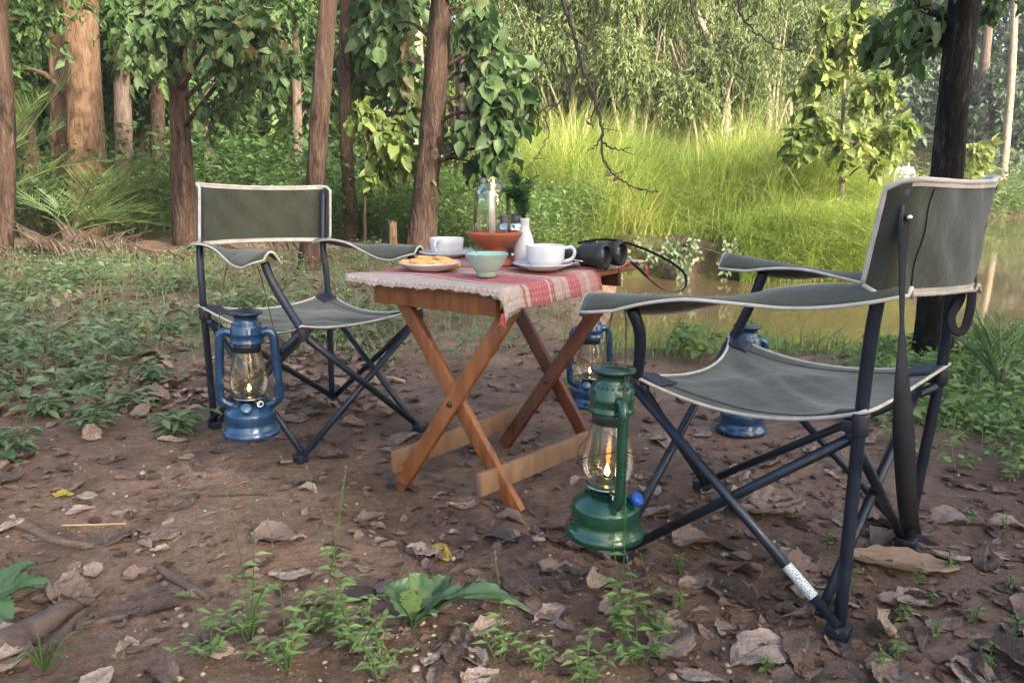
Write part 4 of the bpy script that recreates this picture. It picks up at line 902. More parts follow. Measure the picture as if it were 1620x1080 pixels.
# --- pale narrow leaved trees behind the tall grass
wl = [(740, 18), (830, 17), (905, 16), (985, 15.5), (1060, 16), (1135, 15.5), (1205, 16.5), (1275, 18), (950, 20), (1110, 20.5), (1240, 21), (800, 21.5)]
for i, (px, y) in enumerate(wl):
    x0 = px; paths = tpath([(x0, 260), (x0 + random.uniform(-18, 18), 150), (x0 + random.uniform(-40, 40), 10)], y, 3)
    cl = []
    for q in range(9): cl.append(C(x0 + random.uniform(-60, 60), random.uniform(-30, 175), y + random.uniform(-.8, 1.0), (random.uniform(.6, .9), .8, random.uniform(.6, .95)), 155))
    cl += [C(x0 + random.uniform(-50, 50), random.uniform(180, 225), y + .5, (.7, .6, .4), 60), (onray(x0, -180, y), (1.6, 1.4, 1.5), 130)]
    t = tree('narrow_leaved_tree', 'pale many stemmed tree with fine drooping leaves behind the tall grass', paths, [.075, .06, .05, .03], M['bark_pale'], M['lf_willow'], cl, .095, T_NARROW, .30, .8, 13, hue=random.uniform(-.08, .1), group='pale trees behind the tall grass', seg=8, rough=.03, twigs=True, limb_r=.55)
    for q in range(5):                             # extra bare stems fanning from the root
        a = gp(paths[0][0] + random.uniform(-.3, .3), paths[0][1] + random.uniform(-.4, .1)); b_ = onray(x0 + random.uniform(-90, 90), random.uniform(-20, 120), y + random.uniform(-.5, .5))
        mb = MB(); trunk_mesh(mb, [a, lerp(a, b_, .45) + V(random.uniform(-.15, .15), 0, .2), b_], [.035, .028, .012], 6, .03); mb.build('stem', M['bark_pale'], t)
# --- blue green trees far across the water at right
fl = [(1180, 33), (1260, 30), (1330, 34), (1385, 31), (1462, 36), (1500, 33), (1560, 31), (1625, 35), (1700, 32), (1790, 34), (1900, 30), (1415, 46), (1540, 48), (1660, 50), (1300, 44)]
for i, (px, y) in enumerate(fl):
    cl = [C(px + random.uniform(-45, 45), random.uniform(-30, 230), y + random.uniform(-1.0, 1.5), (random.uniform(1.2, 2.0), 1.5, random.uniform(1.0, 1.6)), 105) for _ in range(8)] + [(onray(px, -120, y), 3.2, 130)]
    tree('forest_tree', 'dark blue green tree in the far wood across the water', tpath([(px, 292), (px + random.uniform(-6, 6), 140), (px + random.uniform(-12, 12), 0)], y, 4), [.22, .18, .15, .08], M['bark_grey'], M['lf_far'], cl, .30, T_OVAL, .55, .5, 9, hue=random.uniform(-.15, .15), group='far trees across the water', seg=8)
t = tpath([(1586, 290), (1598, 150), (1606, 0)], 26.5, 3)
tree('bare_tree', 'pale bare trunk with thin leafless branches at the far right bank', t, [.15, .11, .09, .05], M['bark_pale'], M['lf_far'], [(onray(1606, -200, 26.5), 1.4, 50)], .2, seg=8)
# --- teak sapling on the mound, top right
tree('teak_sapling', 'sunlit sapling with big yellow green leaves on the grassy mound', tpath([(1335, 330), (1333, 200), (1338, 60)], 10.2), [.03, .025, .015], M['bark_pale'], M['lf_light'],
     [C(1335, 80, 10.2, .34, 20), C(1290, 120, 10.2, .34, 20), C(1375, 140, 10, .32, 20), C(1300, 190, 10, .36, 24), C(1400, 212, 9.8, .30, 20), C(1436, 198, 9.9, .16, 9), C(1262, 225, 9.9, .28, 16), C(1350, 25, 10.3, .28, 14), C(1385, 258, 9.6, .14, 7), C(1350, 225, 9.6, .30, 18), C(1310, 40, 10.4, .3, 12)], .155, T_BROAD, .58, .65, 9, hue=.12, limb_r=.5)
tree('young_tree', 'small yellow leaved sapling behind the dark trunk across the water', tpath([(1545, 300), (1545, 250), (1540, 225)], 20), [.03, .02, .012], M['bark_pale'], M['lf_light'], [C(1540, 250, 20, .42, 34), C(1525, 275, 20, .3, 18), C(1555, 235, 20, .3, 16)], .28, T_OVAL, .7, .6, 6, hue=.25)
tree('young_tree', 'small leafy sapling in front of the people in the distance', tpath([(1412, 300), (1416, 265), (1420, 240)], 19), [.025, .018, .01], M['bark_pale'], M['lf_light'], [C(1428, 232, 19, .22, 14), C(1396, 256, 19, .20, 12), C(1412, 238, 19, .2, 10)], .2, T_OVAL, .7, .6, 5, hue=.2)
# --- trees outside the frame at right behind the camera: they shade the clearing
for (x, y, h_) in [(4.4, -3.4, 5.6), (6.2, -1.6, 6.0), (7.8, -4.4, 7.2), (3.0, -6.4, 5.6), (8.6, -2.4, 7.2), (10, -5.4, 7.8)]:
    cl = [(V(x + random.uniform(-1.4, 1.4), y + random.uniform(-1.3, 1.3), random.uniform(.9, h_)), random.uniform(.9, 1.4), 80) for _ in range(12)]
    tree('forest_tree', 'broad leaved tree on the near bank outside the view', [gp(x, y), V(x, y, 1.5), V(x+.1, y, h_*.8)], [.16, .13, .06], M['bark_brown'], M['lf_mid'], cl, .22, T_OVAL, .6, .6, 8, seg=8, group='trees on the near bank', twigs=False)
# --- far forest mass closing the horizon
def mass(name, label, a0, a1, r0, r1, n, zt, L, m, hue, g):
    an = g.uniform(a0, a1, n); rr = g.uniform(r0, r1, n); x = rr*np.sin(an); y = rr*np.cos(an)
    z = g.uniform(0, 1, n)**.8*zt*(.75 + .5*vnoise(an*14, rr*.2, 5)) ; ok = pond_sd(x, y) > .3
    pos = np.stack([x, y, z + hz(x, y)], -1)[ok]; k = len(pos)
    a = g.normal(size=(k, 3)); a[:, 2] -= .5; nm = g.normal(size=(k, 3))*.6 + V(0, -.4, .7)
    ll = L*g.uniform(.6, 1.3, k); v, f, r_ = leaves(pos, a, nm, ll, ll*.55, T_OVAL, np.clip(g.normal(.5+hue, .2, k), 0, 1))
    return tag(npmesh(name, v, f, m, None, r_), label, kind='stuff')
mass('forest_foliage', 'dark mass of forest leaves closing the view at left', R(-80), R(-8), 18, 26, 62000, 8, .36, M['lf_dark'], -.05, np.random.default_rng(3))
mass('forest_foliage', 'sunlit mass of leaves far behind the middle trunks', R(-17), R(5), 18, 26, 34000, 7.5, .22, M['lf_light'], -.15, np.random.default_rng(4))
mass('forest_foliage', 'grey green mass of leaves behind the pale trees', R(0), R(26), 23, 29, 26000, 8.5, .24, M['lf_willow'], -.25, np.random.default_rng(5))
mass('forest_foliage', 'blue green mass of the far wood across the water', R(22), R(75), 52, 62, 36000, 20, .6, M['lf_far'], -.05, np.random.default_rng(6))

# --- tall grass on the mound
def inpoly(x, y, poly):
    ins = np.zeros(x.shape, bool); n = len(poly)
    for i in range(n):
        ax, ay = poly[i]; bx, by = poly[(i+1) % n]; ins ^= ((ay > y) != (by > y)) & (x < (bx-ax)*(y-ay)/((by-ay) or 1e-9) + ax)
    return ins
def scatter(poly, n, g):
    P_ = np.array(poly); lo, hi = P_.min(0), P_.max(0); x = g.uniform(lo[0], hi[0], n*3); y = g.uniform(lo[1], hi[1], n*3); ok = inpoly(x, y, poly); return x[ok][:n], y[ok][:n]
def blades(x, y, h, w_, lean, g, rnd, segs=4, zf=None):
    n = len(x); an = g.uniform(0, 6.28, n); d = np.stack([np.cos(an), np.sin(an), np.zeros(n)], -1); d[:, 0] += .25
    s = np.stack([-np.sin(an + g.normal(0, .6, n)), np.cos(an), np.zeros(n)], -1); s /= np.linalg.norm(s, axis=1, keepdims=True)
    base = np.stack([x, y, (hz(x, y) if zf is None else np.maximum(hz(x, y), zf(x, y))) - .02], -1); vs = []
    for i in range(segs+1):
        t = i/segs; c = base + d*(lean*h*t**2.2)[:, None] + np.array([0, 0, 1.])*(h*(t - .42*lean*t**3))[:, None]
        ww = w_*(1 - t**1.6)*.5 + .0006
        vs += [c - s*ww[:, None], c + s*ww[:, None]]
    v = np.stack(vs, 1); k = 2*(segs+1); q = np.array([(2*i, 2*i+1, 2*i+3, 2*i+2) for i in range(segs)])
    return v.reshape(-1, 3), (q[None] + (np.arange(n)*k)[:, None, None]).reshape(-1, 4), np.repeat(rnd, k)
g = np.random.default_rng(21)
mound = [(.5, 9.0), (1.2, 9.35), (3.1, 9.36), (3.2, 9.12), (4.45, 9.12), (6.1, 13.2), (8.2, 18), (7.4, 19), (3, 17), (-.5, 15), (-.3, 11)]
x, y = scatter(mound, 64000, g); cl = vnoise(x/.7, y/.7, 9)
hgt = (.55 + .85*g.random(len(x))**.8)*(1 + 1.3*cl)*(.55 + .45*sstep(9.2, 10.6, y))*(1 - .55*sstep(3.3, 4.3, x - (y-9.3)*.42)); rr = np.clip(.40 + .55*cl + .35*vnoise(x/1.6, y/1.6, 10) + g.normal(0, .22, len(x)) + .12*sstep(1, 4.5, x), 0, 1)
v_, f_, r_ = blades(x, y, hgt, g.uniform(.005, .014, len(x)), np.clip(g.gamma(2.6, .30, len(x)) + .5*np.abs(vnoise(x/.45, y/.45, 12)), .15, 1.9), g, rr)
tag(npmesh('tall_grass', v_, f_, M['lf_grass'], None, r_), 'tall bright yellow green grass covering the mound beyond the pond', kind='stuff')
x, y = scatter([(2.7, 8.98), (4.5, 8.98), (5.0, 9.7), (4.2, 9.9), (2.7, 9.6)], 13000, g); cl = vnoise(x/.5, y/.5, 9)
v_, f_, r_ = blades(x, y, g.uniform(.25, .62, len(x))*(1 + .9*cl), g.uniform(.005, .012, len(x)), np.clip(g.gamma(3, .33, len(x)), .2, 2), g, np.clip(.45 + .5*cl + g.normal(0, .2, len(x)), 0, 1), 4, lambda x, y: np.interp(y, [8.95, 9.35], [-.33, .12]))
tag(npmesh('tall_grass', v_, f_, M['lf_grass'], None, r_), 'lower bright grass drooping over the bank to the water', kind='stuff')
x, y = scatter(mound, 3200, g); cl = vnoise(x/.7, y/.7, 9); ok = cl > -.15; x, y = x[ok], y[ok]
v_, f_, r_ = blades(x, y, g.uniform(.7, 1.5, len(x))*(.55 + .45*sstep(9.2, 10.6, y))*(1 - .55*sstep(3.3, 4.3, x - (y-9.3)*.42)), g.uniform(.006, .011, len(x)), g.uniform(.4, 1.9, len(x)), g, g.uniform(.5, 1, len(x)))
tag(npmesh('dry_grass', v_, f_, M['straw'], None, r_), 'bent dry stalks standing among the tall bright grass', kind='stuff')
# low mixed weeds between the trunks and the mound
def weeds(name, label, polys, n, hmin, hmax, L, m, g, hue=0, per=9, wr=.45, T=T_OVAL, dens=None, zfn=None):
    xs, ys = [], []
    for poly, frac in polys:
        a, b_ = scatter(poly, int(n*frac), g); xs.append(a); ys.append(b_)
    x = np.concatenate(xs); y = np.concatenate(ys)
    ok = (pond_sd(x, y) > .03) if zfn is None else np.ones(len(x), bool)
    if dens is not None: ok &= g.random(len(x)) < dens(x, y)
    x, y = x[ok], y[ok]; k = len(x); h = g.uniform(hmin, hmax, k)*(.7 + .8*(vnoise(x/.5, y/.5, 14)+.5)); z = hz(x, y) if zfn is None else np.maximum(hz(x, y), zfn(x, y))
    t = g.uniform(.15, 1, (k, per)); an = g.uniform(0, 6.28, (k, per)); sp = .5*h[:, None]*g.uniform(.1, .7, (k, per))
    lx = g.normal(0, .35, (k, 1)); ly = g.normal(0, .35, (k, 1))
    p = np.stack([x[:, None] + np.cos(an)*sp*.5 + lx*h[:, None]*t, y[:, None] + np.sin(an)*sp*.5 + ly*h[:, None]*t, z[:, None] + h[:, None]*t], -1)
    a = np.stack([np.cos(an), np.sin(an), g.normal(.1, .35, (k, per))], -1); nm = g.normal(size=(k, per, 3))*.35 + V(0, -.1, 1)
    c = np.clip(g.normal(.45 + hue, .16, (k, 1)) + g.normal(0, .12, (k, per)) + .3*vnoise(x/1.1, y/1.1, 15)[:, None], 0, 1)
    ll = (L*g.uniform(.5, 1.3, (k, per))*np.clip(h/hmax, .5, 1)[:, None]).ravel()
    v, f, r = leaves(p.reshape(-1, 3), a.reshape(-1, 3), nm.reshape(-1, 3), ll, ll*wr, T, c.ravel())
    # stems
    st = np.stack([x, y, z-.01], -1); en = np.stack([x + lx[:, 0]*h, y + ly[:, 0]*h, z + h], -1); s = np.tile(V(.0016, 0, 0), (k, 1))
    sv = np.stack([st-s, st+s, en+s*.5, en-s*.5], 1).reshape(-1, 3); sf = np.arange(k*4).reshape(-1, 4) + len(v)
    return tag(npmesh(name, np.concatenate([v, sv]), np.concatenate([f, sf]), m, None, np.concatenate([r, np.repeat(c[:, 0], 4)])), label, kind='stuff')
weeds('undergrowth', 'knee high leafy weeds around the trunks behind the table', [([(-3.4, 11.4), (-2.0, 11.3), (-1.0, 9.9), (.2, 8.7), (1.1, 9.4), (1.0, 12.5), (-4, 13.5)], 1)], 5600, .25, .8, .075, M['lf_weed2'], np.random.default_rng(31), 0, 11, .5)
weeds('undergrowth', 'dark leafy undergrowth beneath the trees at left', [([(-14, 11), (-2, 11), (-2.0, 17), (-16, 18)], 1)], 5600, .3, 1.5, .13, M['lf_dark'], np.random.default_rng(32), .1, 12, .5)
weeds('undergrowth', 'creeping leaves along the top of the old pond wall', [([(.5, 9.0), (4.4, 9.32), (4.5, 9.8), (.6, 9.7)], 1)], 320, .10, .35, .05, M['lf_weed2'], np.random.default_rng(33), .05, 10, .6)
weeds('undergrowth', 'tangled weeds and grass sloping to the water right of the wall', [([(2.75, 8.98), (4.45, 8.98), (4.9, 9.6), (4.2, 9.8), (2.75, 9.5)], 1)], 520, .15, .5, .10, M['lf_grass'], np.random.default_rng(35), .05, 10, .14, T_NARROW, zfn=lambda x, y: np.interp(y, [8.95, 9.35], [-.33, .12]))
weeds('undergrowth', 'green tangle hanging over the water on the far right bank', [([(11.0, 23.2), (11.6, 23.9), (30, 26.3), (44, 27.2), (44, 28.6), (30, 27.8), (11, 25.8)], 1)], 2600, .25, 1.1, .20, M['lf_weed2'], np.random.default_rng(36), .05, 11, .45, zfn=lambda x, y: np.full(x.shape, -.34))
weeds('undergrowth', 'green bushes along the far bank at right', [([(11.5, 24.4), (40, 26.5), (44, 34), (10, 31)], 1)], 4200, .4, 1.9, .22, M['lf_weed'], np.random.default_rng(34), .1, 11, .5, dens=lambda x, y: sstep(.565, .60, x/y))
# ground cover
def dl(x, y):                                       # density of cover: thick at the back left, thinning to bare dirt
    return np.clip(1.15*sstep(2.2, 3.9, y + .40*(-x-1.0) + .9*vnoise(x/.7, y/.7, 40)), 0, 1)*np.clip(.45 + 1.6*vnoise(x/.45, y/.45, 41), .04, 1)
weeds('ground_cover', 'low leafy weeds covering the ground at left', [([(-3.4, 2.3), (-1.3, 2.75), (-.9, 3.4), (-.6, 4.6), (-3, 6.4), (-6.5, 6.4), (-4.4, 3.4)], 1)], 2600, .05, .16, .075, M['lf_weed'], np.random.default_rng(41), 0, 7, .42, dens=dl)
weeds('ground_cover', 'fine low greenery on the clearing floor behind the chair at left', [([(-6, 4.2), (-.2, 3.4), (.35, 4.2), (.45, 8.6), (-5, 9.5), (-9, 9)], 1)], 7500, .04, .17, .05, M['lf_weed'], np.random.default_rng(42), .12, 7, .42, dens=lambda x, y: np.clip(.42 + 1.7*vnoise(x/.6, y/.6, 43), .06, 1))
weeds('ground_cover', 'bright low greenery along the bank behind the right chair', [([(1.15, 2.75), (1.35, 2.15), (2.0, 1.75), (4.5, 2.2), (6, 4.0), (2.2, 4.25), (1.3, 4.25), (1.0, 3.4)], 1)], 7600, .03, .12, .05, M['lf_weed2'], np.random.default_rng(44), .12, 6, .6, dens=lambda x, y: np.clip(.55 + .5*sstep(1.5, 2.6, x) + 1.5*vnoise(x/.35, y/.35, 45), .03, 1))
g = np.random.default_rng(51)
x, y = scatter([(-6, 4.6), (-.5, 3.6), (.45, 4.2), (.5, 8.9), (-5, 9), (-9, 8.5)], 9000, g)
v_, f_, r_ = blades(x, y, g.uniform(.05, .22, len(x)), g.uniform(.003, .006, len(x)), g.uniform(.3, 1.2, len(x)), g, np.clip(g.normal(.35, .2, len(x)), 0, 1), 3)
tag(npmesh('grass', v_, f_, M['lf_weed2'], None, r_), 'short thin grass behind the left chair and the table', kind='stuff')
x, y = scatter([(1.25, 2.75), (1.4, 2.2), (2.1, 1.8), (4.5, 2.3), (5, 3.9), (1.6, 3.9)], 5200, g); kp = g.random(len(x)) < np.clip(.5 + 1.6*vnoise(x/.3, y/.3, 46), 0, 1); x, y = x[kp], y[kp]
v_, f_, r_ = blades(x, y, g.uniform(.03, .12, len(x)), g.uniform(.002, .004, len(x)), g.uniform(.4, 1.4, len(x)), g, np.clip(g.normal(.4, .22, len(x)), 0, 1), 3)
tag(npmesh('grass', v_, f_, M['lf_weed2'], None, r_), 'short bright grass on the ground beside the right chair', kind='stuff')
x, y = scatter([(.35, 4.0), (.5, 3.6), (2.3, 3.9), (6, 3.7), (6, 4.2), (2.2, 4.45), (.4, 4.5)], 2600, g)
v_, f_, r_ = blades(x, y, g.uniform(.06, .26, len(x)), g.uniform(.003, .006, len(x)), g.uniform(.3, 1.1, len(x)), g, np.clip(g.normal(.35, .2, len(x)), 0, 1), 3)
tag(npmesh('grass', v_, f_, M['lf_weed2'], None, r_), 'sparse waterside grass along the near edge of the pond', kind='stuff')

# --- old wall at the pond
m, n, l, b = newmat('mossy_wall'); M['wall'] = m
vec = coords(n, l)
c = ramp(n, l, noise(n, l, vec, 3, 7, .65), [(.3, (.014, .012, .010)), (.55, (.045, .036, .026)), (.75, (.09, .06, .035))])
c = mixc(n, l, ramp(n, l, noise(n, l, coords(n, l), 1.6, 4), [(.46, (0,)*3), (.6, (.85,)*3)]), c, (.075, .075, .012))
c = mixc(n, l, ramp(n, l, noise(n, l, coords(n, l, (1, 1, .3)), 2.3, 4), [(.60, (0,)*3), (.76, (.55,)*3)]), c, (.12, .055, .02))
l.new(c, b.inputs['Base Color']); b.inputs['Roughness'].default_value = .85; l.new(bump(n, l, noise(n, l, vec, 9, 8, .7), .8, .03), b.inputs['Normal'])
mb = MB(); r_ = random.Random(5); wy = 9.25
def wallp(u, v):
    x = 1.22 + 2.6*u; z = -.75 + (.90 + .05*math.sin(7*u) + .03*math.sin(23*u))*v
    return V(x, wy + .05*math.sin(5*u+1) + .10*(1-v) *0 - .03*math.sin(17*u+6*v) - .02*math.sin(31*u+11*v), z)
mb.grid(wallp, 70, 14); top0 = len(mb.v)
mb.grid(lambda u, v: wallp(u, 1) + V(0, .5*v, .03*math.sin(3.14*v) - .06*v), 70, 3)
o = mb.build('stone_wall', M['wall'], solid=.02); tag(o, 'old mossy stone wall holding up the grassy mound at the water', 'wall')
# vines hanging on the wall
for i, (px, lab) in enumerate([(1008, 'leafy creeper hanging over the dark end of the wall'), (1100, 'looping creeper trailing over the middle of the wall'), (1162, 'short bright creeper hanging beside the moss patch'), (1060, 'thin creeper with few leaves trailing to the water')]):
    top = V((px-810)/FPX*9.2, 9.16, .18); rt = thing('creeper', top, lab, 'creeper'); mb = MB(); ps, as_ = [], []
    for q in range(3):
        e_ = top + V(random.uniform(-.25, .25), -.06, -random.uniform(.2, .48)); pth = smooth_path([top + V(random.uniform(-.2, .2), .1, .02), lerp(top, e_, .5) + V(random.uniform(-.08, .08), -.05, .03), e_], 6); mb.tube(pth, .004, 4)
        for p_ in pth[2:]: ps.append(p_ + rng.normal(0, .02, 3)); as_.append(V(random.uniform(-1, 1), -.4, -.6)); ps.append(p_ + rng.normal(0, .03, 3)); as_.append(V(random.uniform(-1, 1), -.4, -.4))
    mb.build('stem', M['lf_weed'], rt); v_, f_, q_ = leaves(np.array(ps), np.array(as_), rng.normal(size=(len(ps), 3))*.4 + V(0, -1, .4), rng.uniform(.04, .085, len(ps)), .045, T_OVAL, rng.random(len(ps))); npmesh('foliage', v_, f_, M['lf_weed'], rt, q_)

# --- palms
def palm(base, n, L, label, elev=(.15, 1.2), seed=1, leafL=.30, azs=None, dead=0, m=None, cat='palm'):
    r_ = random.Random(seed); root = thing('palm', base, label, cat); base = np.asarray(base)
    for i in range(n):
        az = (azs[i] if azs else r_.uniform(0, 6.28)); el = r_.uniform(*elev) if r_.random() < .45 else r_.uniform(lerp(elev[0], elev[1], .55), elev[1]); Lf = L*r_.uniform(.75, 1.15); isd = i >= n-dead
        if isd: el = -.05
        d = V(math.cos(az)*math.cos(el), math.sin(az)*math.cos(el), math.sin(el)); drp = .34 if not isd else .22
        pts = [base + V(0, 0, .08) + d*Lf*t + V(0, 0, -drp*Lf*t**2.2*math.cos(el)) for t in np.linspace(0, 1, 12)]
        mb = MB(); mb.tube(pts, [.016, .011, .006, .002], 5)
        ps, ax_, nm, ll = [], [], [], []
        nk = 26 if L > 1 else 13
        for k in range(nk):
            t = .20 + .80*k/(nk-1); j = t*11; a = int(min(j, 10)); p_ = lerp(pts[a], pts[a+1], j-a); dd = unit(pts[a+1]-pts[a]); sd = unit(np.cross(dd, V(0, 0, 1))); u_ = np.cross(sd, dd)
            for sg in (-1, 1):
                ps.append(p_); ax_.append(dd*(.75 + .3*t) + sd*sg*(1 - .35*t) + u_*(.45 + r_.uniform(-.3, .3))); nm.append(u_ + sd*sg*.5); ll.append(leafL*(.55 + .9*math.sin(math.pi*min(1, t*.85 + .1)))*r_.uniform(.75, 1.1)*(.75 if t > .9 else 1))
        hue = r_.uniform(-.2, .2)
        v_, f_, q_ = leaves(np.array(ps), np.array(ax_), np.array(nm), np.array(ll), (.019 if leafL > .2 else .006), T_SPIKE, np.clip(rng.normal(.5+hue, .16, len(ps)), 0, 1))
        mt = (M['straw'] if isd else (m or M['lf_palm']))
        b0 = len(v_); v2 = np.array(mb.v); f2 = [f for f in mb.f if len(f) == 4]
        npmesh('frond', np.concatenate([v_, v2]), np.concatenate([f_, np.array(f2) + b0]), mt, root, np.concatenate([q_, np.full(len(v2), .62 if not isd else .5)]))
    mb = MB(); trunk_mesh(mb, [base - V(0, 0, .35), base + V(0, 0, .12)], [.16*L/1.9, .10*L/1.9], 12, .14); mb.build('trunk', M['straw_root'], root)
    return root
M['straw_root'] = pmat('fibrous_palm_base', (.05, .035, .025), (.14, .10, .07), .9, scale=12, stretch=(3, 3, 1), bs=.9, bd=.02)
pb = GT(88, 372)
pl = palm(V(pb[0], 10.6, hz1(pb[0], 10.6) + .40), 34, 2.35, 'spiky date palm with feathery fronds in front of the thick trunk', (.25, 1.45), 5, .34, dead=2)
pb2 = GT(215, 372); palm(V(pb2[0]-.1, 10.8, hz1(pb2[0], 10.8) + .05), 13, 1.9, 'smaller palm with arching fronds right of the date palm', (.25, .9), 9, .34, azs=[0, .3, -.3, .7, -.6, 2.4, 1.4, .1, -.1, 2.9, .5, -.8, .2])
pr = GT(1578, 628); palm(pr + V(0, 0, .0), 8, .30, 'small spiky palm seedling at the pond edge behind the right chair', (.35, 1.3), 12, .085)
# dead fronds heaped under the palm
for i in range(26):
    x0 = -7.0 + 4.2*random.random(); y0 = random.uniform(7.9, 9.6); az = random.uniform(-.9, .9) + (3.14 if random.random() < .35 else 0); L_ = random.uniform(.8, 1.5); hh = random.uniform(.10, .42)
    d = V(math.cos(az), math.sin(az)*.6, 0); pts = [V(x0, y0, hz1(x0, y0) + hh*(1-t)**1.2*1.0 + .03) + d*L_*t for t in np.linspace(0, 1, 9)]
    mb = MB(); mb.tube(pts, [.008, .006, .002], 5); ps, ax_, nm = [], [], []
    for k in range(40):
        t = .12 + .88*k/39; j = t*8; a = int(min(j, 7)); p_ = lerp(pts[a], pts[a+1], j-a); dd = unit(pts[a+1]-pts[a]); sd = unit(np.cross(dd, V(0, 0, 1)))
        for sg in (-1, 1): ps.append(p_); ax_.append(dd*.8 + sd*sg*random.uniform(.3, .8) + V(0, 0, -random.uniform(.1, .9))); nm.append(V(random.uniform(-.5, .5), -.6, .6))
    v_, f_, q_ = leaves(np.array(ps), np.array(ax_), np.array(nm), rng.uniform(.14, .34, len(ps)), .018, T_NARROW, np.clip(rng.normal(.5, .22, len(ps)), 0, 1))
    v2 = np.array(mb.v); f2 = np.array([f for f in mb.f if len(f) == 4]) + len(v_)
    o = npmesh('dead_frond', np.concatenate([v_, v2]), np.concatenate([f_, f2]), M['straw'], None, np.concatenate([q_, np.full(len(v2), .4)]))
    tag(o, 'dry grey palm frond heaped on the ground under the palm', 'palm frond', 'dead fronds under the palm')

# --- bare hanging branch and twigs
def twigthing(name, label, cat, lines, d, r0=.012, leaves_=0):
    root = thing(name, P(*lines[0][0], d), label, cat); mb = MB(); dl_ = []
    for i, ln in enumerate(lines):
        q = []
        for a, b_ in ln: dd = d + .12*math.sin(a*.05 + i); q.append(P(a + random.uniform(-2, 2), b_ + random.uniform(-2, 2), dd))
        s_ = 1 if i == 0 else .5; pth = smooth_path(q, 7); pth = [p_ + rng.normal(0, .004, 3) for p_ in pth]
        mb.tube(pth, [r0*s_, r0*s_*.75, r0*s_*.45, r0*s_*.2], 7)
        for p_ in pth[6::3]:
            if random.random() < .7:
                e_ = p_ + rng.normal(0, .045, 3) + V(0, 0, -.02); mb.tube([p_, lerp(p_, e_, .5) + rng.normal(0, .006, 3), e_], [r0*.22, r0*.08], 4); dl_.append(e_)
    mb.build('branch', M['deadwood'], root)
    if leaves_:
        pk = random.sample(dl_, min(leaves_, len(dl_))); v_, f_, q_ = leaves(np.array(pk), rng.normal(size=(len(pk), 3)) + V(0, 0, -.8), rng.normal(size=(len(pk), 3)), rng.uniform(.03, .06, len(pk)), .025, T_BROAD, rng.uniform(.2, .6, len(pk))); 
        for z_ in range(len(pk)):
            kv, kf = len(T_BROAD[0]), len(T_BROAD[1]); npmesh('dry_leaf', v_[z_*kv:(z_+1)*kv], T_BROAD[1], M['lf_dry'], root, q_[z_*kv:(z_+1)*kv])
    return root
twigthing('bare_branch', 'bare dark branch hanging down in front of the tall grass', 'branch', [
    [(885, -160), (893, 0), (906, 55), (921, 100), (940, 150), (952, 195), (955, 250), (975, 280), (1005, 296), (1042, 304)],
    [(921, 98), (905, 125), (885, 160), (862, 180), (868, 215), (850, 248), (838, 262)], [(945, 165), (935, 190), (942, 205)], [(955, 225), (975, 235), (1000, 233)], [(955, 205), (940, 232), (925, 240)], [(908, 60), (925, 75), (922, 100)], [(880, 165), (862, 172), (850, 190)]], 4.2, .013, 10)
twigthing('bare_branch', 'thin leafless twig hanging from above at upper right', 'branch', [[(1160, -150), (1168, 0), (1180, 38), (1212, 66), (1245, 78), (1286, 58)], [(1180, 38), (1195, 20), (1200, 0)], [(1212, 66), (1222, 60), (1240, 50)]], 4.0, .008)
twigthing('bare_branch', 'small twig hanging from above beside the bare branch', 'branch', [[(1085, -150), (1092, 0), (1108, 45), (1112, 72)], [(1100, 20), (1120, 35), (1138, 52)], [(1095, 8), (1085, 30)], [(1130, -40), (1125, 10), (1132, 30)]], 4.4, .007)
# stump
p = GT(622, 399); p[1] += 0; st = thing('tree_stump', p, 'cut sapling stump with a frayed top beside the leaning trunk', 'stump'); mb = MB(); s_ = depth(p)/FPX
trunk_mesh(mb, [p - V(0, 0, .05), P(622, 372, depth(p)), P(621, 352, depth(p))], [7.5*s_, 6*s_, 7*s_], 10, .06); mb.build('trunk', M['bark_orange'], st); mb = MB()
for k in range(14): a = random.uniform(0, 6.28); q = P(621, 354, depth(p)) + V(math.cos(a), math.sin(a), 0)*5*s_; mb.tube([q, q + V(math.cos(a)*.02, math.sin(a)*.02, random.uniform(.02, .07))], [.008, .002], 4)
mb.build('splinter', M['bark_brown'], st)

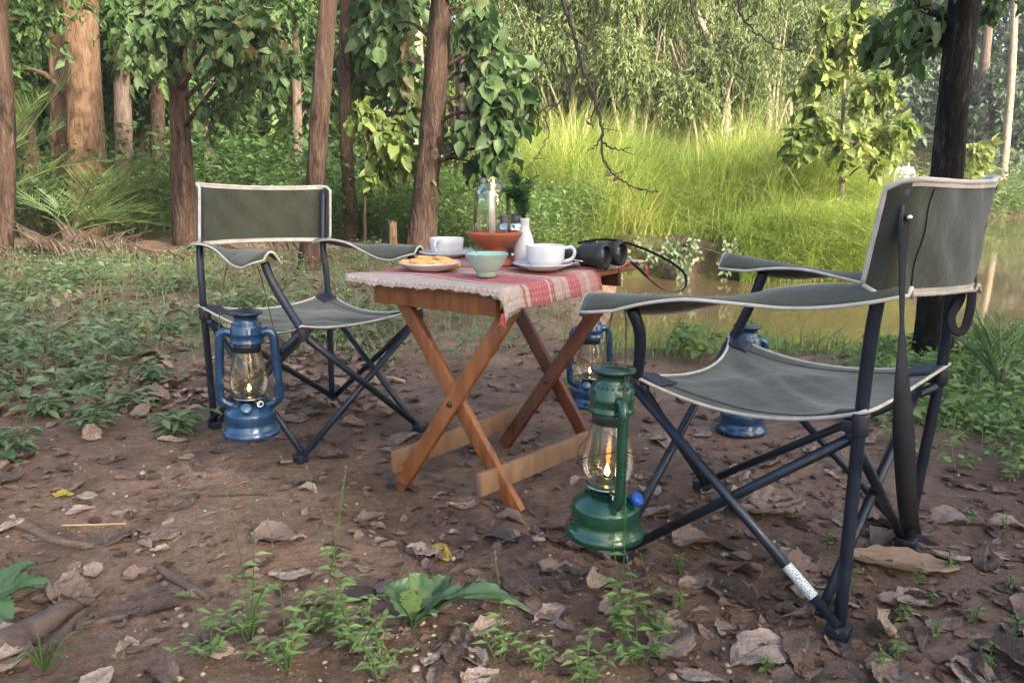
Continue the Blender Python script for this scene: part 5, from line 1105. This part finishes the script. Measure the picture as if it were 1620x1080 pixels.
# ================================================================== CLEARING FLOOR: dry leaves, stones, sticks, weeds
def leafgeo(seed, lob=.5):
    r_ = random.Random(seed); nu, nv = 14, 8; pts = []
    pk = r_.uniform(.32, .55); wd = r_.uniform(.42, .72); c1, c2, tw_ = r_.uniform(-.9, .9), r_.uniform(-.1, 1.9), r_.uniform(-.8, .8); ph = [r_.uniform(0, 6.28) for _ in range(6)]; am = r_.uniform(.015, .05)
    for i in range(nu+1):
        t = i/nu; e = max(1e-3, (math.sin(math.pi*t**(math.log(.5)/math.log(pk))))**.75) if 0 < t < 1 else .02
        hw = .5*wd*e*(1 + .10*math.sin(19*t + ph[0]) + .06*math.sin(37*t + ph[1]))
        th = c1*(t-.5)
        x0 = .5 + (math.sin(th)/c1 if abs(c1) > .05 else t-.5); z0 = (1-math.cos(th))/c1 if abs(c1) > .05 else 0
        for j in range(nv+1):
            s_ = 2*j/nv - 1; y = s_*hw; a = abs(y)*c2*2.2
            yy = math.copysign(math.sin(min(a, 1.5))/(c2*2.2), y) if c2 > .05 else y; zz = (1-math.cos(min(a, 1.5)))/(c2*2.2) if c2 > .05 else 0
            zz += am*math.sin(9*t + 4*s_ + ph[2]) + am*.7*math.sin(15*s_ - 6*t + ph[3]) + tw_*y*(t-.5) + .018*(abs(s_) < .05)*-1 + .012*math.cos(t*40 - abs(s_)*9)*abs(s_)**.5
            pts.append((x0-.5, yy, z0+zz))
    pts = np.array(pts); pts[:, 2] -= np.percentile(pts[:, 2], 12)
    f = np.array([(i*(nv+1)+j, (i+1)*(nv+1)+j, (i+1)*(nv+1)+j+1, i*(nv+1)+j+1) for i in range(nu) for j in range(nv)])
    return pts, f
LG = [leafgeo(s) for s in range(14)]
protos = []
for i, (p_, f_) in enumerate(LG):
    for q in range(4):
        o = npmesh('dry_leaf', p_, f_, M['lf_dry1'], None, np.full(len(p_), [.10, .34, .52, .76][q] + .06*random.uniform(-1, 1))); protos.append(o.data); bpy.data.objects.remove(o)
def inquad(px, py, d=None): return 0
spots = []
gl_ = random.Random(77)
def dens(px, py):
    d = .55
    if px > 1000 and py > 700: d = 1.0
    if 560 < px < 1000 and 820 < py < 960: d = 1.0
    if px > 1340 and py < 800: d = .5
    if px < 330 and py < 690: d = .25
    if 250 < px < 560 and 740 < py < 880: d = .35
    if 600 < px < 900 and 700 < py < 800: d = .7
    return d
while len(spots) < 300:
    px = gl_.uniform(-40, 1660); py = 1100 - 470*gl_.random()**.85
    if gl_.random() > dens(px, py): continue
    p_ = GT(px, py)
    if pond_sd(np.array([p_[0]]), np.array([p_[1]]))[0] < .2: continue
    L_ = min(.14, .074*math.exp(gl_.gauss(0, .38))); spots.append((px, py, p_, L_))
regions = [(lambda a, b_: b_ > 880 and a < 480, 'dry brown leaf on the bare dirt in the near left corner', 'dry leaves in the near left corner'),
           (lambda a, b_: b_ > 840 and a < 900, 'dry curled leaf on the dirt in front of the table legs', 'dry leaves in front of the table'),
           (lambda a, b_: b_ > 890 and a >= 900, 'dry brown leaf around the sticker leg of the right chair', 'dry leaves in front of the right chair'),
           (lambda a, b_: a >= 960 and a < 1440, 'dry leaf on the dirt beneath the right chair', 'dry leaves beneath the right chair'),
           (lambda a, b_: a >= 1440, 'dry leaf among low greenery right of the right chair', 'dry leaves beside the right chair'),
           (lambda a, b_: a >= 540, 'small dry leaf on the dirt beneath the folding table', 'dry leaves beneath the table'),
           (lambda a, b_: True, 'dry leaf on the dirt around the feet of the left chair', 'dry leaves around the left chair')]
for px, py, p_, L_ in spots:
    o = bpy.data.objects.new('dry_leaf', protos[gl_.randrange(len(protos))]); col.objects.link(o)
    o.location = (p_[0], p_[1], p_[2] + gl_.uniform(-.002, .006)); o.scale = (L_,)*3; o.rotation_euler = (gl_.gauss(0, .16), gl_.gauss(0, .16), gl_.uniform(0, 6.28))
    for fn, lab, grp in regions:
        if fn(px, py): tag(o, lab, 'dry leaf', grp); break
def hero_leaf(px, py, L_, rz, seed, hue, label, rx=0, ry=0, wr=1.0, dz=.004, m=None, name='dry_leaf', cat='dry leaf', scl=None):
    v, f = leafgeo(seed); o = npmesh(name, v, f, m or M['lf_dry1'], None, np.full(len(v), hue)); p_ = GT(px, py)
    o.location = (p_[0], p_[1], p_[2] + dz); o.scale = scl or (L_, L_*wr, L_); o.rotation_euler = (rx, ry, rz); return tag(o, label, cat)
hero_leaf(104, 940, .17, 1.9, 101, .5, 'large purplish brown leaf lying by the root in the near left corner', .25, .1)
hero_leaf(146, 694, .095, 1.4, 102, .8, 'pale rounded dry leaf standing up below the weeds at left', 1.0, .1, 1.25, .02)
hero_leaf(246, 966, .10, .4, 103, .06, 'dark grey wet leaf on the dirt near the stick at left', .1, 0, .9)
hero_leaf(100, 784, .055, .3, 104, 1.0, 'small yellow leaf on the bare dirt at left', .1, .1)
hero_leaf(698, 878, .085, -.9, 105, 1.0, 'yellow and brown leaf on the dirt in front of the table', .3, .1)
hero_leaf(936, 926, .085, 1.3, 106, .86, 'pale upright dry leaf below the green lantern', .9, 0, 1.1, .02)
hero_leaf(1392, 1004, .12, 1.1, 107, .84, 'large pale folded leaf right of the near chair foot', .8, .2, .9, .025)
hero_leaf(1290, 905, .15, .3, 108, .45, 'brown curled leaf lying behind the printed sticker', .2, .2)
hero_leaf(1160, 905, .14, 2.4, 109, .22, 'dark cupped leaf with a red brown underside under the right chair', .5, .3)
# large wrinkled teak leaves below the right chair
def teakleaf(px, py, L_, W_, rz, curlw, label, seed, hue):
    r_ = random.Random(seed); p_ = GT(px, py); vs = []; nu, nv = 40, 26
    for i in range(nu+1):
        t = i/nu; e = math.sin(math.pi*min(.99, max(.01, t))**.9)**.6
        for j in range(nv+1):
            s_ = 2*j/nv-1; y = s_*W_*.5*e*(1+.05*math.sin(25*t)); a = y*curlw
            z = (.0045 if curlw < 10 else .0015)*math.cos(40*t - 12*abs(s_))*(abs(s_)**.4) + .004*math.sin(11*s_+5*t) + .12*L_*(t-.5)**2*4*.5
            if curlw: yy, zz = math.sin(a)/curlw, (1-math.cos(a))/curlw
            else: yy, zz = y, 0
            vs.append((L_*(t-.5), yy, z + zz))
    vs = np.array(vs); vs[:, 2] -= np.percentile(vs[:, 2], 5); f = np.array([(i*(nv+1)+j, (i+1)*(nv+1)+j, (i+1)*(nv+1)+j+1, i*(nv+1)+j+1) for i in range(nu) for j in range(nv)])
    o = npmesh('dry_leaf', vs, f, M['lf_dry'], None, np.full(len(vs), hue)); o.location = tuple(p_ + V(0, 0, .003)); o.rotation_euler = (0, .05, rz); tag(o, label, 'dry leaf')
teakleaf(1212, 800, .23, .19, .35, 5.0, 'big wrinkled pale brown leaf lying under the right chair', 1, .82)
teakleaf(1424, 897, .24, .10, -.20, 22.0, 'long rolled tan leaf lying beside the end of the black strap', 2, .88)
# remaining small litter and stones as uncounted cover
g = np.random.default_rng(61); V_, F_, R_, off = [], [], [], 0
n_ = 4400; qx = g.uniform(-620, 2000, n_); qy = 1090 - 560*g.random(n_)**.75
for a, b_ in zip(qx, qy):
    if g.random() > dens(a, b_)*.9 + .05: continue
    p_ = GT(a, b_)
    if pond_sd(p_[:1], p_[1:2])[0] < .2: continue
    v, f = LG[g.integers(14)]; Ls = g.uniform(.012, .048) if b_ > 640 else g.uniform(.03, .08); an = g.uniform(0, 6.28); c_, s_ = math.cos(an), math.sin(an)
    tl = g.normal(0, .2)
    v2 = np.stack([c_*v[:, 0] - s_*v[:, 1], s_*v[:, 0] + c_*v[:, 1], v[:, 2] + tl*v[:, 0]], -1)*Ls + p_ + V(0, 0, .001)
    V_.append(v2); F_.append(f+off); R_.append(np.full(len(v2), g.choice([.05, .2, .3, .45, .6]))); off += len(v2)
for k in range(900):
    a, b_ = g.uniform(-80, 620), g.uniform(420, 660); p_ = GT(a, b_); v, f = LG[g.integers(14)]; Ls = g.uniform(.04, .11); an = g.uniform(0, 6.28); c_, s_ = math.cos(an), math.sin(an); tl = g.normal(0, .35)
    v2 = np.stack([c_*v[:, 0] - s_*v[:, 1], s_*v[:, 0] + c_*v[:, 1], v[:, 2] + tl*v[:, 0]], -1)*Ls + p_ + V(0, 0, g.uniform(.0, .03)); V_.append(v2); F_.append(f+off); R_.append(np.full(len(v2), g.choice([.3, .45, .6, .8]))); off += len(v2)
tag(npmesh('leaf_litter', np.concatenate(V_), np.concatenate(F_), M['lf_dry'], None, np.concatenate(R_)), 'fine broken leaf litter scattered over the dirt', kind='stuff')
oct_v = np.array([(1, 0, 0), (-1, 0, 0), (0, 1, 0), (0, -1, 0), (0, 0, 1), (0, 0, -1), (.6, .6, .55), (-.6, .6, .55), (.6, -.6, .55), (-.6, -.6, .55)], float)
oct_f = np.array([(0, 6, 4), (6, 2, 4), (0, 2, 6), (2, 7, 4), (7, 1, 4), (2, 1, 7), (1, 9, 4), (9, 3, 4), (1, 3, 9), (3, 8, 4), (8, 0, 4), (3, 0, 8), (0, 5, 2), (2, 5, 1), (1, 5, 3), (3, 5, 0)])
V_, F_, off = [], [], 0
for k in range(2600):
    a, b_ = g.uniform(-300, 1850), 1090 - 420*g.random()
    if g.random() > (.25 + .75*(vnoise(np.array([a/160.]), np.array([b_/90.]), 66)[0] > -.05)): continue
    p_ = GT(a, b_); s_ = .0022*math.exp(g.normal(0, .6)) if k > 60 else g.uniform(.005, .012); an = g.uniform(0, 6.28)
    v = (oct_v + g.normal(0, .12, oct_v.shape))*V(1, g.uniform(.6, 1), g.uniform(.45, .8))*s_; v = np.stack([v[:, 0]*math.cos(an) - v[:, 1]*math.sin(an), v[:, 0]*math.sin(an) + v[:, 1]*math.cos(an), v[:, 2]], -1)
    V_.append(v + p_ + V(0, 0, s_*.2)); F_.append(oct_f + off); off += len(v)
tag(npmesh('gravel', np.concatenate(V_), np.concatenate(F_), M['stone'], None), 'small pale stones pressed into the dirt', kind='stuff')
# sticks and roots
M['root'] = pmat('root_bark', (.06, .042, .034), (.13, .092, .075), .9, scale=20, bs=.8, bscale=50, bd=.01)
M['twig_pale'] = pmat('pale_twig', (.30, .20, .11), (.42, .30, .18), .8, scale=30)
def stick(label, pts, r_, m, name='stick', cat='stick', sink=.3, rough=.12):
    q = [GT(a, b_) + V(0, 0, r_[min(i, len(r_)-1)]*(1-sink)) for i, (a, b_) in enumerate(pts)]; mb = MB(); trunk_mesh(mb, q, r_, 9, rough)
    return tag(mb.build(name, m), label, cat)
stick('thin straw coloured twig on the bare dirt at left', [(97, 832), (150, 831), (200, 829)], [.0022, .0025, .0022], M['twig_pale'], 'twig', 'twig', 0, .05)
stick('short dark stick lying aslant in front of the clearing', [(247, 898), (280, 920), (330, 949)], [.007, .010, .008], M['root'])
stick('thick half buried root at the near left corner', [(-10, 1042), (60, 1000), (112, 965), (150, 950)], [.034, .03, .022, .008], M['root'], 'tree_root', 'root', .75)
stick('thinner forked root beside the thick root', [(-10, 1058), (60, 1040), (120, 985), (140, 965)], [.014, .013, .011, .006], M['root'], 'tree_root', 'root', .6)
stick('knotty root lying across the dirt at far left', [(-10, 830), (40, 835), (90, 858), (150, 864)], [.012, .014, .012, .006], M['root'], 'tree_root', 'root', .6)
stick('curved root end by the large purplish leaf', [(125, 992), (165, 985), (200, 975)], [.008, .009, .005], M['root'], 'tree_root', 'root', .5)
stick('thin dark twig on the dirt below the left chair', [(330, 786), (380, 784), (424, 783)], [.003, .003, .002], M['deadwood'], 'twig', 'twig', 0, .05)
stick('short pale stick behind the left chair legs', [(600, 603), (618, 602), (640, 606)], [.010, .012, .009], M['twig_pale'])
stick('brown twig among dry leaves at the right edge', [(1500, 826), (1545, 830), (1580, 834)], [.006, .006, .004], M['root'], 'twig', 'twig', 0, .05)

for i in range(26):
    a_, b_ = gl_.uniform(20, 1600), gl_.uniform(720, 1060); an = gl_.uniform(0, 3.14); le = gl_.uniform(25, 80)
    stick('small brown twig lying among the fallen leaves', [(a_, b_), (a_ + le*.5*math.cos(an) + gl_.uniform(-5, 5), b_ + le*.2*math.sin(an) + gl_.uniform(-3, 3)), (a_ + le*math.cos(an), b_ + le*.4*math.sin(an))], [.0026, .0022, .0012], M['root' if i % 3 else 'deadwood'], 'twig', 'twig', 0, .08)['group'] = 'small twigs on the dirt'
def weed(px, py, h, n, L, label, m='lf_weed2', spread=.5, seed=0, wr=.42, T=T_OVAL, pairs=6, group=None, stalk=0):
    r_ = random.Random(seed); p_ = GT(px, py); root = thing('weed_plant', p_, label, 'weed', group); mb = MB(); ps, ax_, nm, ll = [], [], [], []
    for i in range(n):
        az = r_.uniform(0, 6.28); hh = h*r_.uniform(.55, 1.1); d = V(math.cos(az), math.sin(az), 0)*spread*hh*r_.uniform(.3, 1.2)
        pth = smooth_path([p_ + d*.05 - V(0, 0, .01), p_ + d*.45 + V(0, 0, hh*.55), p_ + d + V(0, 0, hh*(1 - .25*np.linalg.norm(d)/hh))], 6); mb.tube(pth, [.0016, .0012, .0007], 5)
        for k in range(pairs):
            t = (.2 + .8*(k+.5)/pairs); j = t*(len(pth)-1); a = int(min(j, len(pth)-2)); c = lerp(pth[a], pth[a+1], j-a); an = k*2.0 + r_.uniform(0, 1)
            for sg in (0, math.pi):
                v = V(math.cos(an+sg), math.sin(an+sg), r_.uniform(-.1, .45)); ps.append(c); ax_.append(v); nm.append(V(r_.uniform(-.3, .3), r_.uniform(-.4, .1), 1)); ll.append(L*r_.uniform(.6, 1.15)*(1 - .35*t))
    for i in range(stalk):
        az = r_.uniform(0, 6.28); hh = h*r_.uniform(1.8, 3.0); tip = p_ + V(math.cos(az)*.22*hh, math.sin(az)*.15*hh, hh); pth = smooth_path([p_, lerp(p_, tip, .5) + V(.006, 0, .01), tip], 8); mb.tube(pth, [.0011, .0009, .0006], 5)
        for c in pth[-7:]: ps.append(c); ax_.append(V(r_.uniform(-.4, .4), 0, 1)); nm.append(V(0, -1, .2)); ll.append(.006)
        for c in pth[4:9:2]: ps.append(c); ax_.append(V(r_.choice([-1, 1]), r_.uniform(-.4, .4), .15)); nm.append(V(0, -.3, 1)); ll.append(L*.9)
    mb.build('stem', M[m], root); n_ = len(ps); ll = np.array(ll)
    v, f, q = leaves(np.array(ps), np.array(ax_), np.array(nm), ll, ll*wr, T, np.clip(rng.normal(.45, .2, n_), 0, 1)); npmesh('foliage', v, f, M[m], root, q); return root
fw_ = [(330, 1040, .09, 5, .034, 'light green leafy weed, leftmost of the near patch', 1), (395, 1010, .13, 6, .036, 'light green weed with tall seed stalks left of centre', 3), (455, 1055, .12, 7, .036, 'bushy light green weed at the bottom edge left of centre', 1), (505, 1000, .12, 6, .036, 'airy weed with a tall thin stalk below the table', 2), (560, 1030, .13, 7, .038, 'dense light green weed beside the broad leaved plant', 2), (600, 1075, .10, 6, .036, 'low weed at the bottom edge below the broad leaved plant', 0),
       (790, 1040, .09, 4, .032, 'small bright weed with a leaning stalk at bottom centre', 1), (860, 1060, .08, 4, .034, 'low pale green weed at bottom centre', 0), (975, 1000, .10, 5, .036, 'green weed below the green lantern with a tall stalk', 2), (1010, 1050, .11, 6, .036, 'bushy weed at the bottom edge below the green lantern', 1), (1040, 1010, .09, 5, .034, 'thin leaved weed right of the weed below the green lantern', 1), (925, 1085, .09, 5, .036, 'weed half cut by the bottom edge', 0)]
for i, (px, py, h, n_, L_, lab, stk) in enumerate(fw_): weed(px, py, h, n_, L_, lab, 'lf_weed2', .85, 200+i, .34, stalk=stk, pairs=4)
sd_ = [(1075, 965), (1345, 930), (1425, 985), (1450, 930), (1480, 1010), (1500, 900), (1420, 1050), (1540, 985), (1590, 845), (1600, 930), (1560, 1060), (1210, 1065), (1310, 870), (1530, 830), (1470, 960), (1075, 900), (1385, 1065), (1610, 1010)]
for i, (px, py) in enumerate(sd_): weed(px, py, .055, 2, .022, 'tiny upright seedling among the dry leaves at the right', 'lf_weed2', .3, 300+i, .5, pairs=3, group='seedlings at the right')
lw_ = [(70, 660, 'large leaved weed at the left edge of the clearing'), (150, 680, 'broad leaved weed in front of the left greenery'), (215, 650, 'weed with a big bright leaf near the left chair'), (275, 690, 'low weed with pale leaves beside the blue lantern'), (30, 720, 'single leafy weed at the far left edge'), (120, 620, 'bushy weed behind the broad leaved weed'), (250, 610, 'leafy weed just left of the left chair'), (10, 620, 'leafy weed cut by the left picture edge')]
for i, (px, py, lab) in enumerate(lw_): weed(px, py, .12, 6, .085, lab, 'lf_weed', .9, 400+i, .36, T_TOOTH, 4)
bw_ = [(870, 590, 'leafy weed under the far end of the table'), (905, 625, 'leafy weed in front of the lantern behind the table'), (845, 560, 'tall thin weed at the water behind the table'), (1075, 560, 'broad leaved plant at the water seen above the chair seat'), (1105, 575, 'yellowing plant at the water left of the chair seat corner')]
for i, (px, py, lab) in enumerate(bw_): weed(px, py, .11 if i < 3 else .20, 3, .055 if i < 3 else .085, lab, 'lf_weed2', .6, 500+i, .5 if i < 3 else .75, T_OVAL if i < 3 else T_BROAD, 5)
# broad leaved plant in the foreground centre
def rosette(px, py, tips, label, W_=.045, m='lf_hero', name='broadleaf_plant'):
    p_ = GT(px, py); d = depth(p_); root = thing(name, p_, label, 'plant')
    for i, (tx, ty, dd, w_, hue) in enumerate(tips):
        tip = P(tx, ty, d + dd); ax = tip - p_; L_ = np.linalg.norm(ax); sd = unit(np.cross(ax, V(0, 0, 1))); nu, nv = 30, 8; vs = []
        for a in range(nu+1):
            t = a/nu; c = p_ + ax*t + V(0, 0, .22*L_*math.sin(math.pi*t)*(1 if dd <= .03 else .6)); e = (.06 + (math.sin(math.pi*max(0, (t-.14)/.86)**.80)**.9 if t > .14 else 0))
            e *= 1 + .14*(1 if a % 3 == 0 else -.5)*(.2 < t < .95)
            for b_ in range(nv+1):
                s_ = 2*b_/nv-1; vs.append(c + sd*s_*w_*e + V(0, 0, (.35*abs(s_)*w_*e) + .004*math.sin(14*t+5*s_+i) - .003*(abs(s_) < .1)))
        f = np.array([(a*(nv+1)+b_, (a+1)*(nv+1)+b_, (a+1)*(nv+1)+b_+1, a*(nv+1)+b_+1) for a in range(nu) for b_ in range(nv)])
        npmesh('leaf', np.array(vs), f, M[m], root, np.full(len(vs), hue))
    return root
rosette(652, 992, [(612, 922, .02, .030, .25), (668, 906, .05, .032, .85), (716, 912, .06, .028, .4), (752, 944, -.02, .022, .45), (838, 966, -.05, .026, .5), (692, 972, -.04, .018, .3), (650, 935, -.02, .020, .9), (790, 950, .03, .020, .45)], 'broad leaved green plant growing alone in the foreground centre')
rosette(-30, 960, [(84, 925, .05, .038, .35), (60, 890, .12, .030, .4), (20, 1000, -.06, .03, .5)], 'large glossy leaf reaching in from the left edge')
rosette(-30, 735, [(46, 738, .02, .034, .4), (20, 700, .1, .026, .5)], 'green leaf poking in at the left edge above the root')
# grass tuft bottom left
p_ = GT(70, 1062); rt = thing('grass_tuft', p_, 'small tuft of long grass blades in the near left corner', 'grass tuft'); k = 8; gg = np.random.default_rng(5)
mb = MB()
for i, (tx, ty) in enumerate([(148, 995), (158, 1034), (120, 1010), (40, 1030), (95, 1015), (60, 1000), (110, 1050), (20, 1050)]):
    tip = P(tx, ty, depth(p_) + gg.uniform(-.06, .08)); pth = smooth_path([p_, lerp(p_, tip, .5) + V(0, 0, .03), tip], 6); mb.tube(pth, [.0035, .0034, .0006], 6, True, .2)
mb.build('blade', M['lf_weed2'], rt)

# ================================================================== PEOPLE FAR ACROSS THE WATER
def person(px, y, label, shirt, face_dx, lean=0):
    x = onray(px, 286, y)[0]; z0 = hz1(x, y); root = thing('person', (x, y, z0), label, 'person')
    def skin(name, verts, edges, radii, m, rootv=0):
        me = bpy.data.meshes.new(name); me.from_pydata([tuple(v) for v in verts], edges, []); o = bpy.data.objects.new(name, me); col.objects.link(o); o.parent = root; me.materials.append(m)
        md = o.modifiers.new('skin', 'SKIN'); md.use_smooth_shade = True
        for i, r_ in enumerate(radii): me.skin_vertices[0].data[i].radius = (r_[0], r_[1]) if isinstance(r_, tuple) else (r_, r_)
        me.skin_vertices[0].data[rootv].use_root = True
        s_ = o.modifiers.new('sub', 'SUBSURF'); s_.levels = 2; s_.render_levels = 2; return o
    l = lean
    B = [(0, 0, .93), (0, .0, 1.12), (l*.5, .01, 1.33), (l, .0, 1.46), (l*1.2, 0, 1.56), (l*1.3+.02*face_dx, -.0, 1.68),
         (-.19+l, 0, 1.41), (-.27+l, .03, 1.14), (-.24, .12, .92), (.19+l, 0, 1.41), (.29+l, .02, 1.15), (.36, .10, .95),
         (-.10, 0, .86), (-.12, .06, .48), (-.12, 0, .06), (-.12, .12, .03), (.10, 0, .86), (.14, -.03, .48), (.15, -.10, .06), (.15, .02, .03)]
    E_ = [(0, 1), (1, 2), (2, 3), (3, 4), (4, 5), (3, 6), (6, 7), (7, 8), (3, 9), (9, 10), (10, 11), (0, 12), (12, 13), (13, 14), (14, 15), (0, 16), (16, 17), (17, 18), (18, 19)]
    Rr = [(.15, .11), (.14, .10), (.16, .11), (.09, .07), .055, (.085, .10), .06, .045, .035, .06, .045, .035, .09, .065, .05, .04, .09, .065, .05, .04]
    skin('body', B, E_, Rr, M['skin'])
    sv = [0, 1, 2, 3, 6, 7, 8, 9, 10, 11]; mp_ = {a: i for i, a in enumerate(sv)}
    skin('shirt', [lerp(B[a], B[7], .0) if a not in (8, 11) else lerp(B[a], B[a-1], .15) for a in sv], [(mp_[a], mp_[b_]) for a, b_ in E_ if a in mp_ and b_ in mp_], [(.18, .135), (.17, .125), (.19, .135), (.10, .085), .085, .072, .06, .085, .072, .06], shirt)
    tv = [0, 12, 13, 14, 16, 17, 18]; mp_ = {a: i for i, a in enumerate(tv)}
    skin('trousers', [B[a] for a in tv], [(mp_[a], mp_[b_]) for a, b_ in E_ if a in mp_ and b_ in mp_], [(.165, .125), .105, .085, .07, .105, .085, .07], M['trouser'])
    mb = MB(); mb.ball(V(x, y, z0) + V(l*1.3+.02*face_dx, .02, 1.73), .098, .112, .10, 12, 8); mb.build('hair', M['black'], root); root.scale = (.97,)*3
M['skin'] = pmat('skin', (.22, .12, .08), (.26, .15, .10), .6); M['trouser'] = pmat('dark_trousers', (.02, .02, .03), (.03, .03, .04), .8)
M['shirt_white'] = pmat('white_shirt', (.72, .76, .80), (.80, .83, .86), .8); M['shirt_pale'] = pmat('pale_green_shirt', (.42, .44, .36), (.52, .52, .44), .8)
person(1431, 29, 'distant person in a white shirt walking beyond the pond', M['shirt_white'], 1, .05)
person(1415, 29.6, 'distant person in a pale shirt partly hidden behind sapling leaves', M['shirt_pale'], -1, 0)

# ================================================================== HAZE
hm = bpy.data.materials.new('haze'); hm.use_nodes = True; hn = hm.node_tree.nodes; hn.clear()
pv = hn.new('ShaderNodeVolumePrincipled'); pv.inputs['Color'].default_value = (.86, .93, .97, 1); pv.inputs['Density'].default_value = .0013; pv.inputs['Anisotropy'].default_value = .2
ho = hn.new('ShaderNodeOutputMaterial'); hm.node_tree.links.new(pv.outputs[0], ho.inputs['Volume'])
mb = MB(); mb.box((0, 20, 12.5), (95, 0, 0), (0, 55, 0), (0, 0, 14.5))
tag(mb.build('haze', hm, smooth=False), 'thin morning haze in the air over the clearing and pond', kind='stuff')
cy.volume_bounces = 0; cy.volume_step_rate = 5; cy.volume_max_steps = 64
